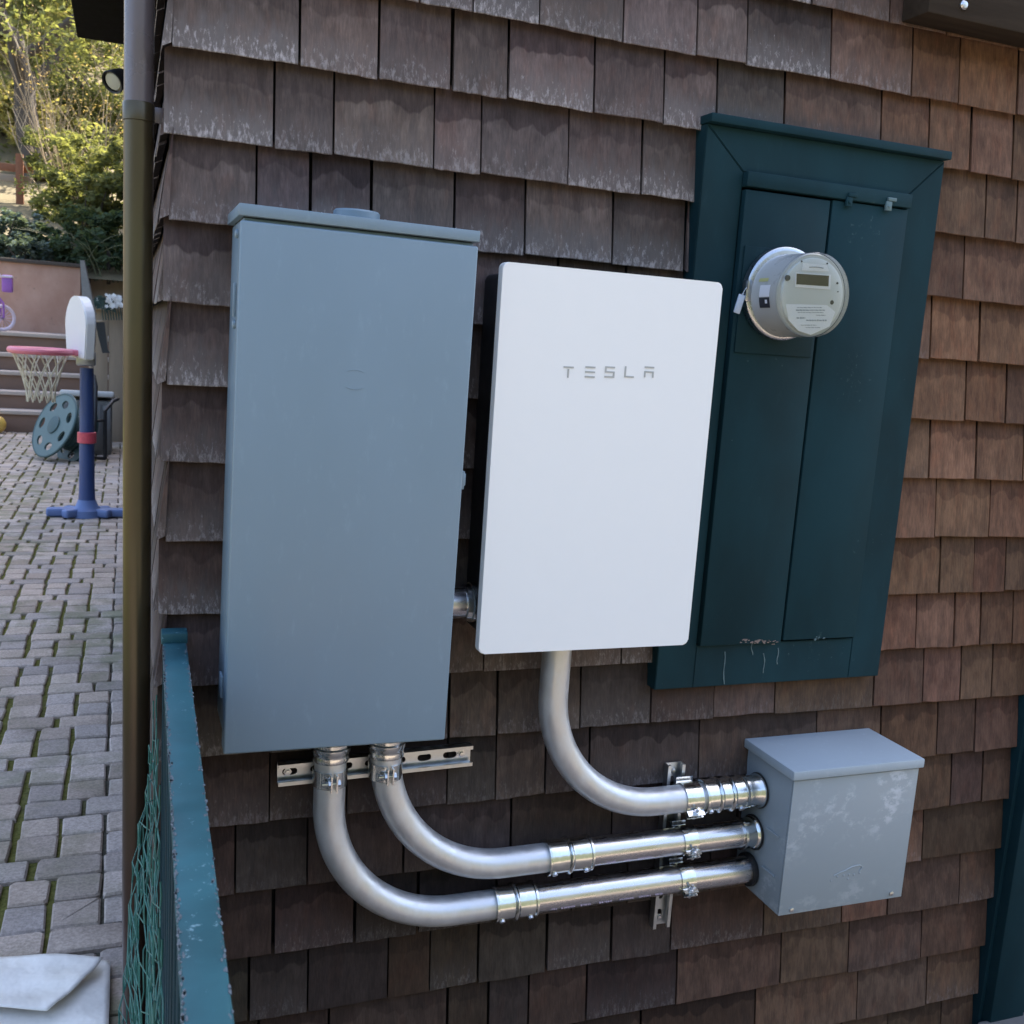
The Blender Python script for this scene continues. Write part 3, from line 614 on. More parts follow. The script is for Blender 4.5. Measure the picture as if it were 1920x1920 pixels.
# ---------------------------------------------------------------- conduits
PY, PR = -.053, .0279
def conduit(label, x, ztop, R, zrun, xel, xend):
    t = thing('conduit', label, 'conduit', (x, PY, zrun), 'steel conduits running to the junction box')
    pts = [(x, PY, ztop)]
    n0 = 4; zb = zrun + R
    for i in range(1, n0 + 1): pts.append((x, PY, ztop + (zb - ztop) * i / n0))
    for i in range(1, 29):
        a = math.pi / 2 * i / 28; pts.append((x + R - R * math.cos(a), PY, zrun + R - R * math.sin(a)))
    n1 = 3
    for i in range(1, n1 + 1): pts.append((x + R + (xel - x - R) * i / n1, PY, zrun))
    b = B(); tube(b, pts, PR, 40); obj('elbow', b, M['elbow'], t, 50); return t
def ridged(t, name, o, ax, Ln, rings, screws=True, r=.0335, m='zinc'):
    pr = [(0, PR + .0006), (.0008, r + .0018), (.005, r + .0022), (.0065, r - .0004)]
    for s in rings: pr += [(s - .0055, r - .0012), (s - .0035, r + .0018), (s, r + .0032), (s + .0035, r + .0018), (s + .0055, r - .0012)]
    pr += [(Ln - .0065, r - .0004), (Ln - .005, r + .0022), (Ln - .0008, r + .0018), (Ln, PR + .0006)]
    b = B(); lathe(b, o, ax, pr, 44); ob = obj(name, b, M[m], t, 40)
    if screws:
        axv, a, c = frame_of(ax)
        for s, ang in ((.014, 1.0), (Ln - .014, 1.0)):
            d = Vector((0, -.75, -.65)).normalized() if abs(axv.x) > .5 else Vector((.4, -.9, 0)).normalized()
            b = B(); lathe(b, Vector(o) + axv * s + d * (r - .001), d, [(0, .0058), (.0045, .0056), (.0052, .004)], 10); obj('set_screw', b, M['screw'], ob, 30)
    return ob
def ringpart(t, name, o, ax, prof, m): b = B(); lathe(b, o, ax, prof, 44); return obj(name, b, M[m], t, 40)
JBX = .680
ZA, ZB, ZCc = -.5378, -.4535, -.3600
XA, XB, XC = at(617, 1500, PY).x, at(722, 1445, PY).x, at(1041, 1260, PY).x
pz0 = -.137
# A: lowest run
ca0, ca1 = at(922, 1696, PY).x, at(1000, 1686, PY).x
cA = conduit('lowest conduit curving from the left hub of the grey panel to the junction box', XA, -.152, .241, ZA, ca0 + .02, ca1)
ridged(cA, 'coupling', (ca0, PY, ZA), (1, 0, 0), ca1 - ca0, [(ca1 - ca0) / 2])
b = B(); lathe(b, (ca1 - .02, PY, ZA), (1, 0, 0), [(0, PR), (JBX - ca1 + .018, PR)], 44); pA = obj('straight_pipe', b, M['emt'], cA, 50)
ringpart(cA, 'rubber_bushing', (JBX - .012, PY, ZA), (1, 0, 0), [(0, PR + .0003), (.0005, .0345), (.009, .0352), (.011, .034)], 'rubber')
# B: middle run
cb0, cb1 = at(1020, 1610, PY).x, at(1103, 1600, PY).x
cB = conduit('middle conduit curving from the right hub of the grey panel to the junction box', XB, -.152, .241, ZB, cb0 + .02, cb1)
ridged(cB, 'coupling', (cb0, PY, ZB), (1, 0, 0), cb1 - cb0, [(cb1 - cb0) / 2])
b = B(); lathe(b, (cb1 - .02, PY, ZB), (1, 0, 0), [(0, PR), (JBX + .02 - cb1, PR)], 44); pB = obj('straight_pipe', b, M['emt'], cB, 50)
xb = at(1384, 1557, PY).x
ringpart(cB, 'connector', (xb, PY, ZB), (1, 0, 0), [(0, PR + .0004), (.001, .0335), (.006, .0338), (.0075, .0312), (JBX - xb - .012, .0312), (JBX - xb - .009, .034), (JBX - xb - .005, .0345)], 'zinc')
ringpart(cB, 'rubber_bushing', (JBX - .005, PY, ZB), (1, 0, 0), [(0, .034), (.0005, .0368), (.0038, .0368), (.0045, .035)], 'rubber')
# C: from the gateway
cc0, cc1 = at(1312, 1492, PY).x, at(1440, 1478, PY).x
cC = conduit('upper conduit dropping from the white gateway and curving to the junction box', XC, .02, .241, ZCc, cc0 + .02, cc1)
l1 = (JBX - cc0) * .70
ridged(cC, 'coupling', (cc0, PY, ZCc), (1, 0, 0), l1, [l1 * .36, l1 * .66])
ringpart(cC, 'connector', (cc0 + l1, PY, ZCc), (1, 0, 0), [(0, .0300), (.001, .0342), (.007, .0345), (.009, .0318), (JBX - cc0 - l1 - .012, .0325), (JBX - cc0 - l1 - .008, .0352), (JBX - cc0 - l1 - .004, .0355)], 'zinc')
ringpart(cC, 'rubber_bushing', (JBX - .004, PY, ZCc), (1, 0, 0), [(0, .035), (.0005, .0372), (.0030, .0372), (.0036, .035)], 'rubber')
b = B(); q = at(1018, 1262, PY); tube(b, [(q.x, PY - .004, -.002), (q.x, PY - .004, q.z)], .0022, 8); obj('drain_screw', b, M['elbow'], cC)
for c_, x_ in ((cA, XA), (cB, XB)):
    r_ = ringpart(c_, 'connector', (x_, PY, -.214), (0, 0, 1), [(0, PR + .0004), (.0008, .0318), (.005, .0330), (.010, .0318), (.016, .0322), (.019, .0345), (.026, .0345), (.029, .0318), (.034, .0318), (.037, .035), (.044, .035), (.046, .031), (.0752, .031)], 'zinc')
# stamped print along the straight pipes
for c_, pp, xa, xb_, zz in ((cA, pA, ca1 + .03, .46, ZA), (cB, pB, cb1 + .03, .42, ZB)):
    b = B(); x = xa; an = math.radians(-24)
    while x < xb_:
        for _ in range(random.randint(3, 7)):
            wd = random.uniform(.002, .004); box(b, (x, PY - (PR + .0001) * math.cos(an), zz + (PR + .0001) * math.sin(an)), (wd, .0008, random.choice((.004, .005, .005))), rot=Matrix.Rotation(an, 3, 'X')); x += wd + .0016
        x += random.uniform(.008, .02)
    obj('stamped_print', b, M['print'], pp, 0)
# short nipple between panel and gateway
sn = thing('conduit_nipple', 'short steel pipe joining the grey panel to the white gateway', 'pipe', (-.02, -.06, .065))
q0 = at(852, 1130, -.06); zn = q0.z
b = B(); lathe(b, (x1 - .02, -.06, zn), (1, 0, 0), [(0, PR), (.085, PR)], 40); obj('pipe', b, M['emt'], sn, 50)
b = B(); lathe(b, (-.002, -.06, zn), (1, 0, 0), [(0, PR), (.001, .033), (.010, .0335), (.012, .036), (.022, .036)], 40); obj('locknut', b, M['zinc'], sn, 40)

# ---------------------------------------------------------------- strut clamps
def clamp(label, o, ax, wdt=.030, up=None):
    """two half straps round a pipe with ears and a bolt at the front"""
    o = Vector(o); axv = Vector(ax).normalized(); t = thing('pipe_clamp', label, 'pipe clamp', o, 'pipe clamps holding the conduits')
    fr = up or Vector((0, -1, 0)); fr = fr.normalized(); sd = axv.cross(fr).normalized(); back = -fr
    for s in (-1, 1):
        b = B(); r0, r1 = PR + .0006, PR + .0030; n = 18; ring = []
        for i in range(n + 1):
            a = math.radians(6 + 172 * i / n)
            d = fr * math.cos(a) + sd * s * math.sin(a); ring.append(d)
        pts = [(d * r0, d * r1) for d in ring]
        ear0 = fr * (PR + .015) + sd * s * .0035; ear1 = fr * (PR + .015) + sd * s * .0062
        pts = [(ear0, ear1), (fr * (PR + .002) + sd * s * .0035, fr * (PR + .0035) + sd * s * .0062)] + pts
        tl_ = back * (-(PY)) ; pts.append((back * (PR + .012) + sd * s * .012, back * (PR + .012) + sd * s * .0145))
        grid = []
        for pi, po in pts:
            ww = wdt / 2
            grid.append([b.verts.new(o + pi - axv * ww), b.verts.new(o + pi + axv * ww), b.verts.new(o + po + axv * ww), b.verts.new(o + po - axv * ww)])
        for p, q in zip(grid, grid[1:]):
            for i in range(4): b.faces.new((p[i], p[(i + 1) % 4], q[(i + 1) % 4], q[i]))
        b.faces.new(grid[0]); b.faces.new(grid[-1]); obj('strap', b, M['zinc'], t, 30)
    b = B(); c = o + fr * (PR + .0085)
    lathe(b, c - sd * .021, sd, [(0, .0032), (.030, .0032)], 10); lathe(b, c + sd * .0062, sd, [(0, .0062), (.005, .0062), (.0055, .004)], 6); lathe(b, c - sd * .0062, -sd, [(0, .0062), (.004, .0062), (.0045, .004)], 6)
    obj('bolt', b, M['screw'], t, 20); return t
clamp('clamp on the left upright bend below the grey panel', (XA, PY, at(618, 1466, -.08).z), (0, 0, 1))
clamp('clamp on the right upright bend below the grey panel', (XB, PY, at(726, 1452, -.08).z), (0, 0, 1))
upv = Vector((0, -.80, -.60))
clamp('clamp on the upper conduit beside its ridged coupling', (at(1292, 1490, PY).x, PY, ZCc), (1, 0, 0), .038, upv)
clamp('clamp on the middle conduit in front of the upright strut', (at(1284, 1582, PY).x, PY, ZB), (1, 0, 0), .032, Vector((0, -.93, -.35)))
clamp('clamp on the lowest conduit in front of the upright strut', (at(1279, 1650, PY).x, PY, ZA), (1, 0, 0), .032, Vector((0, -.93, -.35)))

# ---------------------------------------------------------------- junction box
jb = thing('junction_box', 'scuffed grey metal junction box with a flat lid at the end of the conduits', 'junction box', (.84, -.08, -.58))
JX1, JZ0, JZ1, JD = .996, -.585, -.285, .160
bm = B(); box(bm, ((JBX + JX1) / 2, -JD / 2 + .003, (JZ0 + JZ1) / 2), (JX1 - JBX - .004, JD, JZ1 - JZ0), .002); jbody = obj('body', bm, M['jbox'], jb)
bm = B(); box(bm, ((JBX + JX1) / 2, -JD - .0005, (JZ0 + JZ1) / 2 - .003), (JX1 - JBX - .003, .004, JZ1 - JZ0 - .008), .0012); fcv = obj('front_cover', bm, M['jbox'], jb)
bm = B(); vs = box(bm, ((JBX + JX1) / 2, -JD / 2, JZ1 + .006), (JX1 - JBX + .012, JD + .018, .020), .003)
obj('lid', bm, M['jlid_lit'], jb)
for px, py in ((1484, 1706), (1671, 1675)): bm = B(); q = at(px, py, -JD - .003); lathe(bm, (q.x, -JD - .002, q.z), (0, -1, 0), [(0, .0055), (.003, .005), (.0042, .0025)], 12); obj('cover_screw', bm, M['screw'], fcv)
bm = B()
for px0, py0, px1, py1 in ((1468, 1452, 1476, 1462),): q = at(1474, 1455, -JD); box(bm, (JBX - .001, -JD + .02, q.z - .002), (.003, .004, .016), .0006)
obj('lid_tab', bm, M['dark_ink'], jbody)
bm = B()
q = [at(*p, -JD - .003) for p in ((1563, 1642), (1575, 1636), (1585, 1632), (1598, 1625), (1612, 1622), (1617, 1626), (1610, 1634))]
tube(bm, q, [.0010, .0012, .0012, .0014, .0015, .0014, .0008], 8)
for px, py in ((1570, 1644), (1582, 1642), (1592, 1640), (1601, 1640), (1612, 1637), (1558, 1652), (1590, 1648)): p = at(px, py, -JD - .003); box(bm, p, (.004, .0016, .0035), .0006)
obj('embossed_emblem', bm, M['jbox'], fcv)
for py in (1537, 1608): bm = B(); q = at(1440, py, -JD / 2); box(bm, (JBX - .0003, -.115, q.z - .010), (.0036, .042, .005), .0006); obj('tape_strip', bm, M['jbox'], jbody)

# ---------------------------------------------------------------- low green fence with chicken wire
fe = thing('low_fence', 'weathered blue green low fence with chipped top rail running towards the camera', 'fence', (-.5, -.5, PZ))
def rx(y): return -.4915 + (y + .0) * (.0168)
a_, b_ = Vector((rx(0), .0, .005)), Vector((rx(-1.25), -1.25, .005)); dr_ = (b_ - a_).normalized(); ang = math.atan2(dr_.x, -dr_.y)
RZ = Matrix.Rotation(ang, 3, 'Z')
bm = B(); vs = box(bm, ((a_ + b_) / 2) - Vector((0, .018, .0125)), (.0375, 1.215, .025), .0025, RZ)
bmesh.ops.subdivide_edges(bm, edges=[e for e in bm.edges if e.calc_length() > .5], cuts=50)
for v in bm.verts:
    if -1.2 < v.co.y < -.04: v.co += Vector((random.uniform(-.0003, .0003), 0, random.uniform(-.0004, .0004)))
obj('top_rail', bm, M['green_old'], fe)
bm = B()
for i in range(520):
    y = -.05 - 1.15 * random.random() ** 1.2; sd_ = random.choice((-1, -1, 1)); q = Vector((rx(y) + sd_ * (.0187 - random.random() ** 2 * .004), y, .0046)); a = random.uniform(.0005, .0019)
    prism(bm, [(a * math.cos(k) * random.uniform(.5, 1.0), 2.4 * a * math.sin(k) * random.uniform(.6, 1.2)) for k in np.linspace(0, 6.283, 7)[:-1]], lambda u, v: q + Vector((u, v, 0)), (0, 0, .0007))
obj('worn_edge', bm, M['worn'], fe, 0)
bm = B(); box(bm, (rx(-.018), -.020, .012), (.042, .030, .020), .003, Matrix.Rotation(.05, 3, 'X')); obj('rail_end_block', bm, M['green_old'], fe)
bm = B(); box(bm, (rx(-.02), -.02, (GZ - .02) / 2), (.035, .034, 1.27), .003); obj('post', bm, M['green'], fe)
bm = B(); box(bm, (rx(-.63) + .009, -.63, -.065), (.018, 1.2, .075), .002, RZ); obj('upper_rail', bm, M['green'], fe)
bm = B(); box(bm, (rx(-.63) + .009, -.63, -.78), (.018, 1.2, .075), .002, RZ); obj('lower_rail', bm, M['green'], fe)
y = -.09
while y > -1.2:
    bm = B(); box(bm, (rx(y) - .009, y, -.42), (.014, .062, .79), .002, RZ); obj('picket', bm, M['green'], fe); y -= .105
# chicken wire: hexagon cells on a crumpled sheet
def wire(seed, cw, ch, lean, off):
    b = B(); rr = random.Random(seed); jit = {}
    def P(c, r):
        if (c, r) not in jit:
            y = -.04 - c * cw + rr.uniform(-.3, .3) * cw; z = -.09 - r * ch * .5 + rr.uniform(-.15, .15) * ch
            d = off + lean * (1 - math.exp(z * 4.5)) * (.55 + .45 * math.sin(y * 11 + seed) * math.sin(z * 7 + seed * 2)) + rr.uniform(0, .007)
            jit[(c, r)] = Vector((rx(y) - .019 - d, y, z))
        return jit[(c, r)]
    for c in range(int(1.15 / cw)):
        for r in range(int(.78 / ch) * 2):
            if (c + r) % 2 == 0:
                A = P(c, r); A2 = P(c, r) + Vector((0, rr.uniform(-.1, .1) * cw, -ch * .45)); tube(b, [A, (A + A2) / 2 + Vector((rr.uniform(-.001, .001), 0, 0)), A2], .0012, 5, False)
                tube(b, [A2, P(c + 1, r + 1)], .0008, 4, False)
                if c: tube(b, [A2, P(c - 1, r + 1)], .0008, 4, False)
    return b
obj('chicken_wire', wire(3, .050, .070, .060, .004), M['wire'], fe)
obj('chicken_wire', wire(8, .085, .09, .022, .003), M['wire'], fe)
bm = B()
for i in range(16):
    y = random.uniform(-.12, -.9); z = random.uniform(-.1, -.75); pts = [Vector((rx(y) - .03 - random.random() * .012, y, z))]
    for k in range(7): pts.append(pts[-1] + Vector((random.uniform(-.006, .006), random.uniform(-.02, .012), -random.uniform(.01, .035))))
    tube(bm, pts, random.choice((.0008, .0012)), 5)
obj('loose_wire', bm, M['wire'], fe)

# ---------------------------------------------------------------- white sheet on the paving
def sheet():
    tp = thing('vinyl_sheet', 'creased white vinyl sheet folded over on the paving beside the downspout', 'sheet', (-.75, .3, PZ))
    def lay(poly_fn, nx, ny, zf, name):
        b = B(); g = []
        for j in range(ny + 1):
            g.append([b.verts.new(zf(*poly_fn(i / nx, j / ny))) for i in range(nx + 1)])
        for p, q in zip(g, g[1:]):
            for i in range(nx): b.faces.new((p[i], p[i + 1], q[i + 1], q[i]))
        o = obj(name, b, M['tarp'], tp, 60); md = o.modifiers.new('thick', 'SOLIDIFY'); md.thickness = .002; return o
    zs = PZ + .006
    def wr(x, y): return .004 * math.sin(x * 31 + y * 9) + .003 * math.sin(x * 17 - y * 38) + .002 * math.sin(y * 70 + x * 25)
    P = lambda px, py, z: at(px, py, Z=z)
    c = [P(-260, 1783, PZ + .02), P(207, 1796, PZ + .02), P(199, 2150, PZ + .02), P(-260, 2150, PZ + .02)]
    def pf(u, v): q = c[0].lerp(c[1], u).lerp(c[3].lerp(c[2], u), v); return q.x, q.y
    lay(pf, 40, 30, lambda x, y: (x, y, zs + .012 + wr(x, y)), 'lower_layer')
    d = [P(-260, 1783, PZ + .05), P(193, 1786, PZ + .05), P(88, 1886, PZ + .05), P(-260, 1868, PZ + .05)]
    def pf2(u, v):
        q = d[0].lerp(d[1], u).lerp(d[3].lerp(d[2], u), v); q += Vector((.012, -.006, 0)) * math.sin(v * math.pi) * (u > .6) * (u - .6) * 2.5; return q.x, q.y
    lay(pf2, 40, 20, lambda x, y: (x, y, zs + .034 + wr(x, y) * .8), 'folded_flap')
sheet()

# ---------------------------------------------------------------- basketball hoop for children
HY = 5.80
hb = at(163, 968, Z=PZ); HX = hb.x; HY = hb.y
hp = thing('toy_basketball_hoop', 'toy basketball hoop with blue pole, white backboard and pink rim', 'basketball hoop', (HX, HY, PZ))
def hz(py): return at(163, py, HY).z
bm = B()
for i, (r, z) in enumerate(((.10, .0), (.10, .045), (.07, .075))): pass
lathe(bm, (HX, HY, PZ), (0, 0, 1), [(0, .11), (.05, .105), (.075, .075), (.12, .058)], 20)
for a, ln, wd in ((182, .25, .085), (215, .17, .075), (-8, .25, .085), (330, .17, .07), (90, .16, .08), (150, .16, .07), (28, .16, .07)):
    ca, sa = math.cos(math.radians(a)), math.sin(math.radians(a)); rot = Matrix.Rotation(math.radians(a), 3, 'Z')
    box(bm, (HX + ca * ln * .55, HY + sa * ln * .55, PZ + .033), (ln, wd, .06), .018, rot, 3)
obj('base', bm, M['blue_base'], hp, 40)
bm = B(); zt = hz(690); lathe(bm, (HX, HY, PZ + .06), (0, 0, 1), [(0, .066), (.04, .058), (.12, .052), (zt - PZ - .06, .044)], 24); obj('pole', bm, M['blue'], hp, 50)
bm = B(); zb_ = hz(820); lathe(bm, (HX, HY, zb_ - .04), (0, 0, 1), [(0, .052), (.004, .062), (.074, .062), (.078, .052)], 24); obj('band', bm, M['hot'], hp)
z6 = hz(672); bm = B(); box(bm, (HX - .005, HY, z6), (.125, .12, .10), .015); obj('collar', bm, M['strut'], hp)
# backboard: a rounded hollow board facing left and a little forward
BA = math.radians(196); nrm = Vector((math.cos(BA), math.sin(BA), 0)); sdv = Vector((-nrm.y, nrm.x, 0)); BC = Vector((HX - .01, HY, 0)); zb0, zb1 = hz(672), hz(556)
pl = [(-.24, zb0), (.24, zb0)] + [(.28 * math.cos(a), zb1 - .20 + .20 * math.sin(a)) for a in np.linspace(0.0, math.pi, 16)]
bm = B(); prism(bm, pl, lambda u, v: BC + sdv * u + Vector((0, 0, v)), nrm * .065)
bmesh.ops.bevel(bm, geom=[e for e in bm.edges if abs(e.calc_length() - .065) > .003 or True], offset=.008, segments=2, affect='EDGES')
obj('backboard', bm, M['white_pl'], hp, 50)
RC = BC + nrm * .285 + Vector((0, 0, hz(662))); RR = .185
bm = B(); pts = [RC + Vector((math.cos(t) * RR, math.sin(t) * RR, 0)) for t in np.linspace(0, 2 * math.pi, 41)]; tube(bm, pts, .022, 10, False); box(bm, BC + nrm * .10 + Vector((0, 0, hz(662))), (.10, .16, .04), .01, Matrix.Rotation(BA, 3, 'Z')); obj('rim', bm, M['pink'], hp)
bm = B(); n = 12; lev = [(0, RR * .98), (.09, RR * .78), (.18, RR * .60), (.26, RR * .50), (.34, RR * .47)]
for s in (0, 1):
    for i in range(n):
        pts = []
        for k, (dz, r) in enumerate(lev):
            a = 2 * math.pi * (i + (k * .5 if s else -k * .5)) / n; pts.append(RC + Vector((math.cos(a) * r, math.sin(a) * r, -dz)))
        tube(bm, pts, .0045, 5)
obj('net', bm, M['net'], hp)

# ---------------------------------------------------------------- hose reel, storage box
rc = at(120, 803, 9.0)
hr = thing('hose_reel', 'green plastic garden hose reel leaning by the storage box', 'hose reel', (rc.x, 9.0, PZ))
an = Vector((-.80, -.50, .42)).normalized(); _, ra, rb = frame_of(an); rc = rc + Vector((0, 0, -.01))
def disc(off, r, m, name):
    b = B(); holes = [[(r * (.70 + .13 * math.cos(t)) * math.cos(h + .26 * math.sin(t)), r * (.70 + .13 * math.cos(t)) * math.sin(h + .26 * math.sin(t))) for t in np.linspace(0, 2 * math.pi, 12, endpoint=False)] for h in np.linspace(0, 2 * math.pi, 7, endpoint=False)]
    holed(b, oval(0, 0, r, r, 40), holes, lambda u, v: rc + an * off + ra * u + rb * v, an * .02); return obj(name, b, M[m], hr, 30)
d1 = disc(.09, .315, 'reel_l', 'side_disc'); d2 = disc(-.16, .30, 'reel_d', 'side_disc')
bm = B(); lathe(bm, rc - an * .14, an, [(0, .14), (.23, .14)], 28); obj('drum', bm, M['reel_d'], hr)
bm = B(); lathe(bm, rc + an * .111, an, [(0, .09), (.012, .085), (.018, .03)], 24); obj('hub', bm, M['reel_d'], d1)
bm = B(); pts = [rc + an * .10 + (ra * math.cos(t) + rb * math.sin(t)) * .32 for t in np.linspace(0, 2 * math.pi, 41)]; tube(bm, pts, .014, 8, False); obj('disc_rim', bm, M['reel_d'], d1)
bm = B()
pts = [rc + an * (-.12 + .20 * t / (18 * math.pi)) + (ra * math.cos(t) + rb * math.sin(t)) * .165 for t in np.linspace(0, 18 * math.pi, 260)]; tube(bm, pts, .012, 6)
obj('hose', bm, M['reel_d'], hr)
bm = B(); q = [at(172, 858, 8.75), at(178, 790, 8.8), at(180, 725, 8.9), at(176, 705, 9.0), at(168, 702, 9.0)]; tube(bm, q, .018, 8); q = [at(197, 860, 8.9), at(197, 770, 8.9), at(212, 752, 9.0), at(221, 748, 9.1)]; tube(bm, q, .018, 8); q = [at(172, 858, 8.75), at(197, 860, 8.9)]; tube(bm, q, .016, 8); q = [at(176, 790, 8.8), at(196, 788, 8.9)]; tube(bm, q, .014, 8)
obj('handle_frame', bm, M['black'], hr)
sb = thing('storage_box', 'grey beige storage box with pale lid behind the hose reel', 'storage box', (-.85, 9.6, PZ))
p0, p1 = at(118, 855, 9.45), at(209, 855, 9.45); zt = at(200, 752, 9.45).z
bm = B(); box(bm, ((p0.x + p1.x) / 2, 9.75, (PZ + zt) / 2), (p1.x - p0.x, .6, zt - PZ), .015)
for k in range(5): box(bm, (p0.x + (p1.x - p0.x) * (k + .5) / 5, 9.445, (PZ + zt) / 2), ((p1.x - p0.x) / 5 - .02, .02, zt - PZ - .08), .005)
obj('body', bm, M['deckbox'], sb)
bm = B(); box(bm, ((p0.x + p1.x) / 2, 9.73, zt + .035), (p1.x - p0.x + .05, .68, .06), .02, Matrix.Rotation(math.radians(-6), 3, 'X')); obj('lid', bm, M['lid'], sb)

# ---------------------------------------------------------------- steps, walls, fence behind the patio
st = thing('garden_steps', 'wide timber garden steps with pale treads climbing to the terrace', 'steps', (-2, 11.5, PZ))
nose = [(11.40, 770), (11.68, 734), (11.96, 697), (12.24, 663), (12.52, 624)]; zprev = PZ - .02
for i, (y, py) in enumerate(nose):
    z = at(40, py, y).z; dp = .285 if i < 4 else 1.6
    bm = B(); box(bm, (-2.55, y + .6, (zprev + z - .045) / 2 - .01), (3.9, 1.2, z - .045 - zprev + .02), .004); obj('riser', bm, M['step'], st)
    bm = B(); box(bm, (-2.55, y + dp / 2 - .02, z - .0225), (3.94, dp + .03, .045), .006); obj('tread', bm, M['tread'], st); zprev = z - .045
TZ = zprev + .045
rw = thing('retaining_wall', 'stained tan retaining wall behind the steps', 'retaining wall', (-2, 13.7, TZ))
zt = at(75, 494, 13.65).z; xr = at(151, 560, 13.65).x
bm = B(); box(bm, (xr - 2.5, 13.80, (zt - 1) / 2), (5.0, .3, zt + 1), .01); obj('wall_face', bm, M['ret'], rw)
bm = B(); box(bm, (xr - 2.5, 13.79, zt + .012), (5.04, .36, .05), .008); obj('cap', bm, M['ret_cap'], rw)
w2 = thing('retaining_wall', 'pale rendered wall end between retaining wall and plank fence', 'retaining wall', (-.9, 14.2, TZ))
xr2 = at(152, 560, 14.2).x; zt2 = at(190, 512, 14.2).z
bm = B(); box(bm, (xr2 + 1.0, 14.35, zt2 / 2 - .5), (2.0, .3, zt2 + 1.0), .01); obj('wall_face', bm, M['plank'], w2)
bm = B(); zz = at(190, 490, 14.2).z
for k in range(5): box(bm, (xr2 + .10 + .26 * k, 14.15, (zt2 + zz) / 2), (.05, .05, zz - zt2 + .3), .004)
obj('stake', bm, M['bark'], w2)
pf_ = thing('plank_fence', 'pale upright plank fence beside the storage box', 'fence', (-.7, 10.6, PZ))
fx0, fx1 = at(172, 700, 10.6).x, at(240, 700, 10.6).x; zt = at(200, 582, 10.6).z; n = 4; wd = (fx1 - fx0 + .3) / n
for k in range(n):
    bm = B(); box(bm, (fx0 + wd * (k + .5), 10.6 + .01 * (k % 2), (PZ + zt) / 2 + random.uniform(-.01, .01)), (wd - .008, .03, zt - PZ), .004); obj('plank', bm, M['plank'], pf_)
bm = B(); box(bm, (fx0 + wd * n / 2, 10.58, zt + .02), (wd * n + .05, .08, .04), .004); obj('cap_rail', bm, M['plank'], pf_)
lb_ = thing('leaning_board', 'long narrow grey board leaning on the plank fence', 'board', (-.9, 10.3, PZ))
a0, a1, a2, a3 = at(150, 488, 10.2), at(157, 488, 10.2), at(179, 590, 10.2), at(156, 596, 10.2)
bm = B(); vs = [bm.verts.new(p) for p in (a0, a1, a2, a3)]; v2 = [bm.verts.new(p + Vector((.01, .04, 0))) for p in (a0, a1, a2, a3)]; bm.faces.new(vs); bm.faces.new(v2[::-1])
for i in range(4): bm.faces.new((vs[i], vs[(i + 1) % 4], v2[(i + 1) % 4], v2[i]))
obj('board_face', bm, M['grey_board'], lb_, 0)
bm = B(); tube(bm, [at(176, 592, 10.15), at(176, 640, 10.15), at(171, 680, 10.2), at(172, 760, 10.2)], .022, 8); tube(bm, [at(158, 604, 10.1), at(192, 602, 10.1)], .012, 6); obj('pale_strut', bm, M['plank'], lb_)
b = B(); pts = [(178, 604), (196, 604), (202, 655), (206, 662), (192, 662), (184, 630)]; prism(b, pts, lambda u, v: at(u, v, 10.3), (0, .05, 0))
tag(obj('hanging_cloth', b, M['dark_cloth'], smooth=0), 'dark grey cloth hanging on the plank fence', 'cloth')
fl = thing('flowering_plant', 'cluster of white flowers on top of the plank fence', 'plant', (-.65, 10.5, .6))
b = B()
for i in range(70):
    q = at(random.gauss(216, 10), random.gauss(566, 7), random.uniform(10.35, 10.5)); r = random.uniform(.012, .03)
    for k in range(5):
        a = k * 1.256 + i; d = Vector((math.cos(a), random.uniform(-.3, .3), math.sin(a))) * r; s = Vector((-math.sin(a), .2, math.cos(a))) * r * .45
        b.faces.new([b.verts.new(q), b.verts.new(q + d * .6 + s), b.verts.new(q + d), b.verts.new(q + d * .6 - s)])
obj('petals', b, M['petal'], fl, 0)
b = B()
for i in range(9): q = at(190 + i * 5, 572, 10.45); tube(b, [q, q + Vector((.02, 0, -.16))], .006, 5)
for i in range(60):
    q = at(random.gauss(195, 12), random.gauss(568, 5), 10.45); d = Vector((random.uniform(-1, 1), random.uniform(-.5, .5), random.uniform(-1, 1))).normalized() * .05; s = d.cross(Vector((0, 1, .3))).normalized() * .015
    b.faces.new([b.verts.new(q - d), b.verts.new(q + s), b.verts.new(q + d), b.verts.new(q - s)])
obj('stems', b, M['reel_d'], fl, 0)

# child's bicycle on the terrace, only its front end in the picture
by = 12.75; wc = at(4, 596, by)
bk = thing('child_bicycle', 'purple child bicycle with white tyre on the terrace, cut by the left edge', 'bicycle', (wc.x, by, TZ))
wr_ = max(.12, wc.z - TZ); wax = Vector((.45, -.89, 0)).normalized(); wx = Vector((0, 0, 1)); wy = wax.cross(wx)
def wheel(c, par=bk):
    b = B(); tube(b, [c + (wx * math.cos(t) + wy * math.sin(t)) * (wr_ - .02) for t in np.linspace(0, 2 * math.pi, 33)], .022, 8, False); wh = obj('wheel', b, M['tyre'], par)
    b = B()
    for k in range(16): t = k * math.pi / 8; tube(b, [c, c + (wx * math.cos(t) + wy * math.sin(t)) * (wr_ - .03)], .003, 4)
    lathe(b, c - wax * .03, wax, [(0, .018), (.06, .018)], 10); obj('spokes', b, M['spoke'], wh)
wheel(wc); back = wc + wy * (-.62 if wy.x > 0 else .62); wheel(back)
hd = wc + (back - wc) * .16 + Vector((0, 0, .33)); seat_ = back + (wc - back) * .2 + Vector((0, 0, .36)); crank = back + (wc - back) * .42
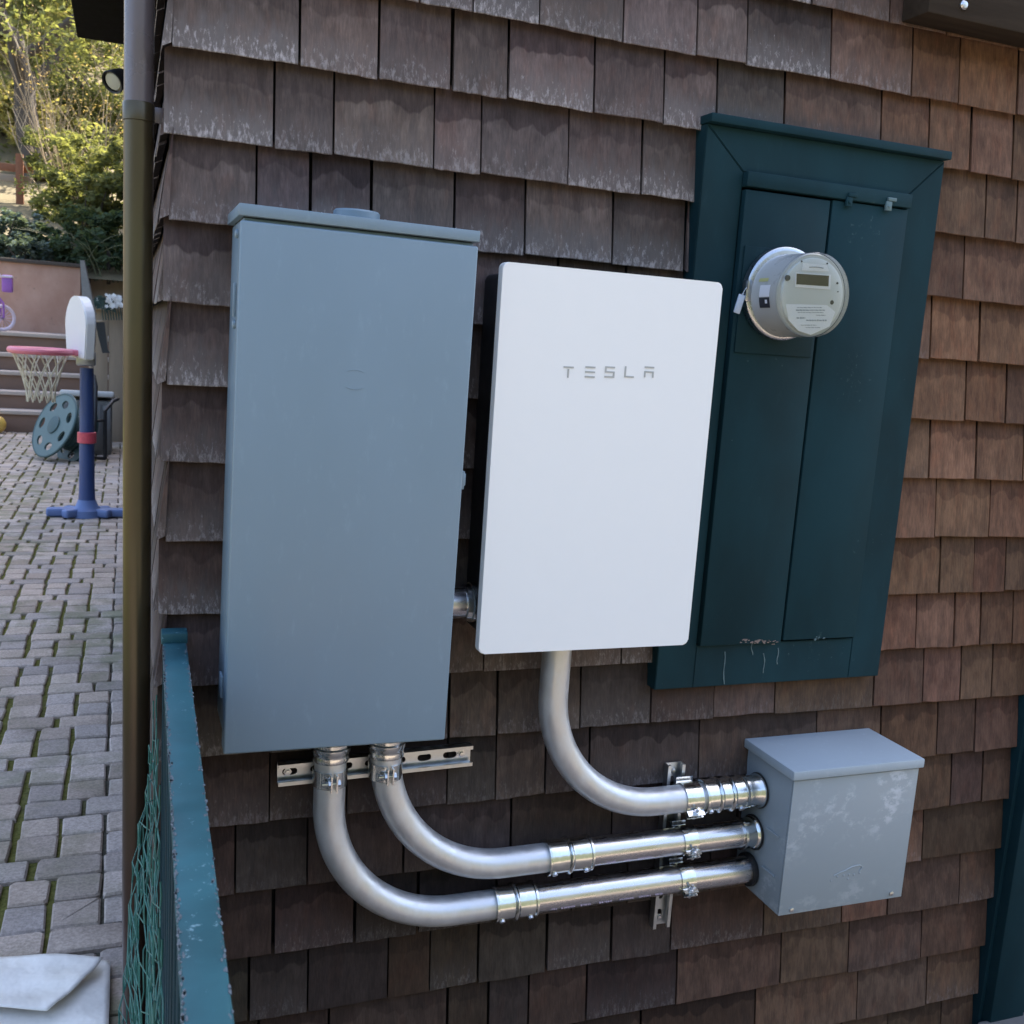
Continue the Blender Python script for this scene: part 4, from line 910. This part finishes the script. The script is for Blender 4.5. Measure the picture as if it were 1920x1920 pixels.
bm = B(); tube(bm, [wc + wax * .05, wc + wax * .05 + Vector((0, 0, .18)), hd], .013, 8); tube(bm, [wc - wax * .05, wc - wax * .05 + Vector((0, 0, .18)), hd], .013, 8); tube(bm, [hd, hd + Vector((0, 0, .14))], .014, 8); tube(bm, [hd, crank, back], .018, 8); tube(bm, [crank, seat_, back], .016, 8); tube(bm, [hd, crank + Vector((0, 0, .12))], .016, 8); obj('frame', bm, M['purple'], bk)
bm = B(); hh = hd + Vector((0, 0, .14)); tube(bm, [hh - wax * .2 + Vector((0, 0, .06)), hh - wax * .08, hh + wax * .08, hh + wax * .2 + Vector((0, 0, .06))], .011, 8); obj('handlebar', bm, M['spoke'], bk)
bm = B(); q = at(14, 532, by - .12); box(bm, q, (.12, .12, .21), .02); obj('bag', bm, M['purple'], bk)
bm = B(); q = at(12, 519, by - .13); box(bm, q, (.15, .13, .025), .008); obj('bag_rim', bm, M['tyre'], bk)
bm = B(); box(bm, seat_ + Vector((0, 0, .03)), (.2, .11, .05), .02); obj('saddle', bm, M['purple'], bk)
q = at(-6, 793, 11.2); bm = B(); bmesh.ops.create_uvsphere(bm, u_segments=24, v_segments=14, radius=.10)
for v in bm.verts: v.co += Vector((q.x, 11.2, PZ + .10))
tag(obj('ball', bm, M['ball'], smooth=80), 'yellow ball at the foot of the steps, cut by the left edge', 'ball')

# outdoor lamp under the eave
lp = at(217, 150, 3.4); lm = thing('outdoor_lamp', 'small dark outdoor spotlight with pale lens on the side of the house', 'lamp', (XL, 3.4, lp.z))
ld = Vector((-.55, -.62, -.56)).normalized(); bm = B(); lathe(bm, lp - ld * .07, ld, [(0, .022), (.02, .034), (.06, .046), (.095, .052), (.10, .050), (.095, .043)], 24, cap=False); obj('shade', bm, M['black'], lm)
bm = B(); lathe(bm, lp + ld * .012, ld, [(0, .044), (.010, .036), (.014, .004)], 24); obj('lens', bm, M['lens'], lm)
bm = B(); tube(bm, [lp - ld * .07, lp - ld * .10 + Vector((.02, 0, 0)), Vector((XL + .01, 3.42, lp.z + .04))], .012, 8); lathe(bm, (XL - .012, 3.42, lp.z + .04), (1, 0, 0), [(0, .045), (.02, .045)], 16); obj('bracket', bm, M['black'], lm)

# ---------------------------------------------------------------- planting
def leaves(name, centers, sizes, per, leaf, mat, parent, flat=.5, tr=(0., 1.)):
    """crown of many separate leaves gathered in clumps"""
    cs = np.repeat(np.asarray(centers, float), per, 0); ss = np.repeat(np.asarray(sizes, float), per, 0); n = len(cs)
    p = RNG.normal(size=(n, 3)); p /= np.linalg.norm(p, axis=1, keepdims=True) + 1e-9; p *= (RNG.random((n, 1)) ** .45); p = cs + p * ss[:, None] * np.array([1, 1, .75])
    d = RNG.normal(size=(n, 3)); d[:, 2] *= flat; d /= np.linalg.norm(d, axis=1, keepdims=True); u = RNG.normal(size=(n, 3)); s = np.cross(d, u); s /= np.linalg.norm(s, axis=1, keepdims=True)
    L_ = leaf * RNG.uniform(.6, 1.4, (n, 1)); v = np.empty((n, 4, 3)); v[:, 0] = p - d * L_; v[:, 1] = p + s * L_ * .45; v[:, 2] = p + d * L_; v[:, 3] = p - s * L_ * .45
    me = bpy.data.meshes.new(name); me.from_pydata(v.reshape(-1, 3).tolist(), [], np.arange(n * 4).reshape(n, 4).tolist())
    at_ = me.attributes.new('tint', 'FLOAT', 'POINT'); ck = np.repeat(RNG.random(len(centers)), per); t = np.clip(.55 * ck + .45 * RNG.random(n), 0, 1) * (tr[1] - tr[0]) + tr[0]
    at_.data.foreach_set('value', np.repeat(t, 4).astype(np.float32)); return link(name, me, mat, parent, 0)
def hill_z(y):
    for (a, b), (c, d) in zip(prof, prof[1:]):
        if a <= y <= c: return b + (d - b) * (y - a) / (c - a)
    return prof[0][1]
def limb(b, p, d, ln, r, depth, ends, spread=.7):
    pts = [p]; rr = [r]
    for k in range(5): d = (d + Vector((random.uniform(-1, 1), random.uniform(-1, 1), random.uniform(-.4, .7))) * .16).normalized(); pts.append(pts[-1] + d * ln / 5); rr.append(r * (1 - .12 * (k + 1)))
    tube(b, pts, rr, 7)
    if depth == 0: ends.append(pts[-1]); return
    for k in range(random.randint(2, 3)):
        nd = (d + Vector((random.uniform(-1, 1), random.uniform(-1, 1), random.uniform(-.2, .6))) * spread).normalized(); limb(b, pts[random.randint(3, 5)], nd, ln * random.uniform(.55, .8), rr[-1] * .75, depth - 1, ends, spread)
def tree(label, px, Y, h_trunk, r, crown_h, crown_r, n_cl, leaf, mat, per=70, group='trees on the hillside', lean=(0, 0)):
    g = at(px, 300, Y); z = hill_z(Y) - .1; t = thing('tree', label, 'tree', (g.x, Y, z), group)
    b = B(); ends = []; top = Vector((g.x + lean[0], Y + lean[1], z + h_trunk)); base = Vector((g.x, Y, z))
    pts = [base.lerp(top, k / 6) + Vector((random.uniform(-.04, .04), 0, 0)) * (k > 0) for k in range(7)]; tube(b, pts, [r * (1.25 if k == 0 else 1 - .07 * k) for k in range(7)], 12)
    for k in range(5): a = k * 1.26 + random.random(); limb(b, pts[4 + k % 3], Vector((math.cos(a), math.sin(a), .8)).normalized(), crown_h * .35, r * .45, 2, ends)
    obj('trunk', b, M['bark'], t, 60)
    cs, ss = [], []
    for e in ends: cs.append(e); ss.append(random.uniform(.3, .6) * crown_r * .4)
    for i in range(n_cl):
        a = random.uniform(0, 6.283); q = random.random() ** .5; zz = random.random(); rad = crown_r * math.sin(math.pi * min(1, .15 + zz * .8)) ** .6
        cs.append(top + Vector((math.cos(a) * rad * q, math.sin(a) * rad * q, crown_h * (zz - .12)))); ss.append(random.uniform(.16, .36) * crown_r * .55)
    leaves('crown', cs, ss, per, leaf, M[mat], t); return t
tree('tall tree with a thick grey brown trunk behind the red brown fence', 68, 20.0, 2.6, .25, 6, 3.2, 130, .06, 'leaf_m', 60, lean=(-.35, .4))
tree('sunlit yellow green tree furthest to the left on the hillside', -20, 25, .8, .2, 7, 2.6, 190, .075, 'leaf_y', 70)
tree('yellow green tree on the slope behind the bare twiggy shrub', 160, 27, .8, .2, 8, 3.0, 230, .08, 'leaf_y', 70)
tree('mid green tree high on the slope nearest the eave', 235, 31, 1.0, .22, 9, 3.6, 220, .09, 'leaf_m', 70)
tree('pale yellow tree seen just beside the thick trunk', 95, 34, .8, .22, 10, 4.2, 260, .10, 'leaf_y', 70)
tree('dark evergreen tree at the upper left corner of the hillside', 15, 30, 1.2, .22, 9, 3.0, 170, .085, 'leaf_m', 70)
tree('shaded green tree filling the slope below the eave', 190, 22.5, .5, .15, 4.5, 1.7, 130, .06, 'leaf_m', 70)
def shrub(label, pxs, pys, Y, wd, n, leaf, mat, per=60, group='shrubs on the bank', stems=True, nm='shrub'):
    g = at(pxs, pys, Y); t = thing(nm, label, 'shrub', (g.x, Y, hill_z(Y)), group)
    zb = hill_z(Y) - .05; H = g.z - zb + wd * .5; cs, ss = [], []
    for i in range(n):
        a = random.uniform(0, 6.283); q = random.random() ** .5; zz = random.random() ** .8; cs.append((g.x + math.cos(a) * wd * q, Y + math.sin(a) * wd * q * .7, zb + H * zz)); ss.append(random.uniform(.12, .28) * wd)
    leaves('foliage', cs, ss, per, leaf, M[mat], t)
    b = B()
    for i in range(7): c = cs[random.randrange(n)]; p = Vector((g.x + random.uniform(-.1, .1), Y, zb)); tube(b, [p, p.lerp(Vector(c), .5) + Vector((random.uniform(-.1, .1), 0, .05)), Vector(c)], [.018, .012, .005], 5)
    obj('stem', b, M['bark'], t, 0); return t
shrub('grey green leafy shrub above the retaining wall at the left edge', 10, 428, 14.5, .42, 40, .04, 'leaf_b')
shrub('dark green shrub above the wall in front of the red brown fence', 85, 452, 14.6, .38, 36, .04, 'leaf_d')
shrub('dense green shrub above the wall behind the hoop', 152, 365, 15.0, .62, 60, .05, 'leaf_m')
shrub('dark ferny shrub hanging over the wall beside the downspout', 195, 450, 14.3, .7, 60, .05, 'leaf_d')
shrub('green shrub on the bank below the bare twigs', 190, 330, 15.6, .8, 60, .05, 'leaf_m')
shrub('pale sunlit bush behind the red brown fence', 20, 245, 21.5, 1.3, 90, .06, 'leaf_y')
shrub('rounded green bush behind the thick tree trunk', 110, 235, 22.0, 1.3, 90, .06, 'leaf_m')
shrub('olive bush below the bare twigs on the slope', 150, 290, 18.0, .9, 70, .045, 'leaf_m')
shrub('low grey green bush at the top of the wall', 40, 468, 14.1, .38, 40, .03, 'leaf_b')
# bare twiggy shrub
g = at(165, 330, 16.2); tw = thing('twiggy_shrub', 'tall bare shrub of tan twigs rising beside the downspout', 'shrub', (g.x, 16.2, hill_z(16.2)))
b = B(); ends = []
for i in range(16):
    a = random.uniform(0, 6.283); limb(b, Vector((g.x + random.uniform(-.3, .4), 16.2 + random.uniform(-.3, .3), hill_z(16.2) - .05)), Vector((math.cos(a) * .38, math.sin(a) * .3, 1)).normalized(), random.uniform(1.1, 2.0), .016, 2, ends, .75)
obj('branches', b, M['twig'], tw, 0)
leaves('dry_leaves', [tuple(e) for e in ends], [.16] * len(ends), 4, .022, M['leaf_t'], tw)
# and another further up the slope
g = at(120, 300, 18.6); tw = thing('twiggy_shrub', 'bare twiggy shrub standing in front of the thick tree trunk', 'shrub', (g.x, 18.6, hill_z(18.6)))
b = B(); ends = []
for i in range(16):
    a = random.uniform(0, 6.283); limb(b, Vector((g.x + random.uniform(-.3, .4), 18.6 + random.uniform(-.3, .3), hill_z(18.6) - .05)), Vector((math.cos(a) * .38, math.sin(a) * .3, 1)).normalized(), random.uniform(1.1, 2.0), .016, 2, ends, .75)
obj('branches', b, M['twig'], tw, 0)
leaves('dry_leaves', [tuple(e) for e in ends], [.16] * len(ends), 4, .022, M['leaf_t'], tw)
# arching fern fronds
g = at(205, 500, 14.0); fr = thing('arching_grass', 'clump of long arching grass blades beside the downspout', 'plant', (g.x, 14.0, 1.0))
b = B()
for i in range(28):
    p = Vector((at(random.uniform(150, 240), 500, 14.0).x, 14.0 + random.uniform(-.2, .3), 1.0)); d = Vector((random.uniform(-.55, .4), random.uniform(-.4, .3), 1)).normalized(); ln = random.uniform(.7, 1.5); pts = []
    for k in range(9): t = k / 8; pts.append(p + d * ln * t + Vector((d.x * 1.1, d.y * .6, -.75)) * ln * t * t * .6)
    tube(b, pts, [.008 * (1 - .8 * k / 8) for k in range(9)], 4)
obj('blades', b, M['blade'], fr, 0)
# red brown fence on the slope
rf = thing('garden_fence', 'red brown post and rail garden fence among the shrubs', 'fence', (-2.6, 18.5, 3))
p0, p1 = at(-90, 302, 18.5), at(62, 302, 18.5); bm = B(); box(bm, ((p0.x + p1.x) / 2, 18.5, p0.z), (p1.x - p0.x, .06, .12), .005); obj('rail', bm, M['rust'], rf)
q0, q1 = at(-90, 322, 18.5), at(58, 322, 18.5); bm = B(); box(bm, ((q0.x + q1.x) / 2, 18.52, q0.z), (q1.x - q0.x, .04, .12), .005); obj('rail', bm, M['plank'], rf)
for px in (-60, 37): q = at(px, 295, 18.46); bm = B(); box(bm, (q.x, 18.42, q.z - .55), (.12, .10, 1.2), .005); obj('post', bm, M['rust'], rf)

# ground cover on the slope: one mass of small leaves
cs = []
for i in range(900):
    y = random.uniform(19.6, 42); x = -.57 + random.uniform(-.19, .06) * (y + 1.8); cs.append((x, y, hill_z(y) + random.uniform(.0, .25)))
tag(leaves('undergrowth', cs, [random.uniform(.15, .45) for _ in cs], 26, .05, M['leaf_m'], None), kind='stuff')
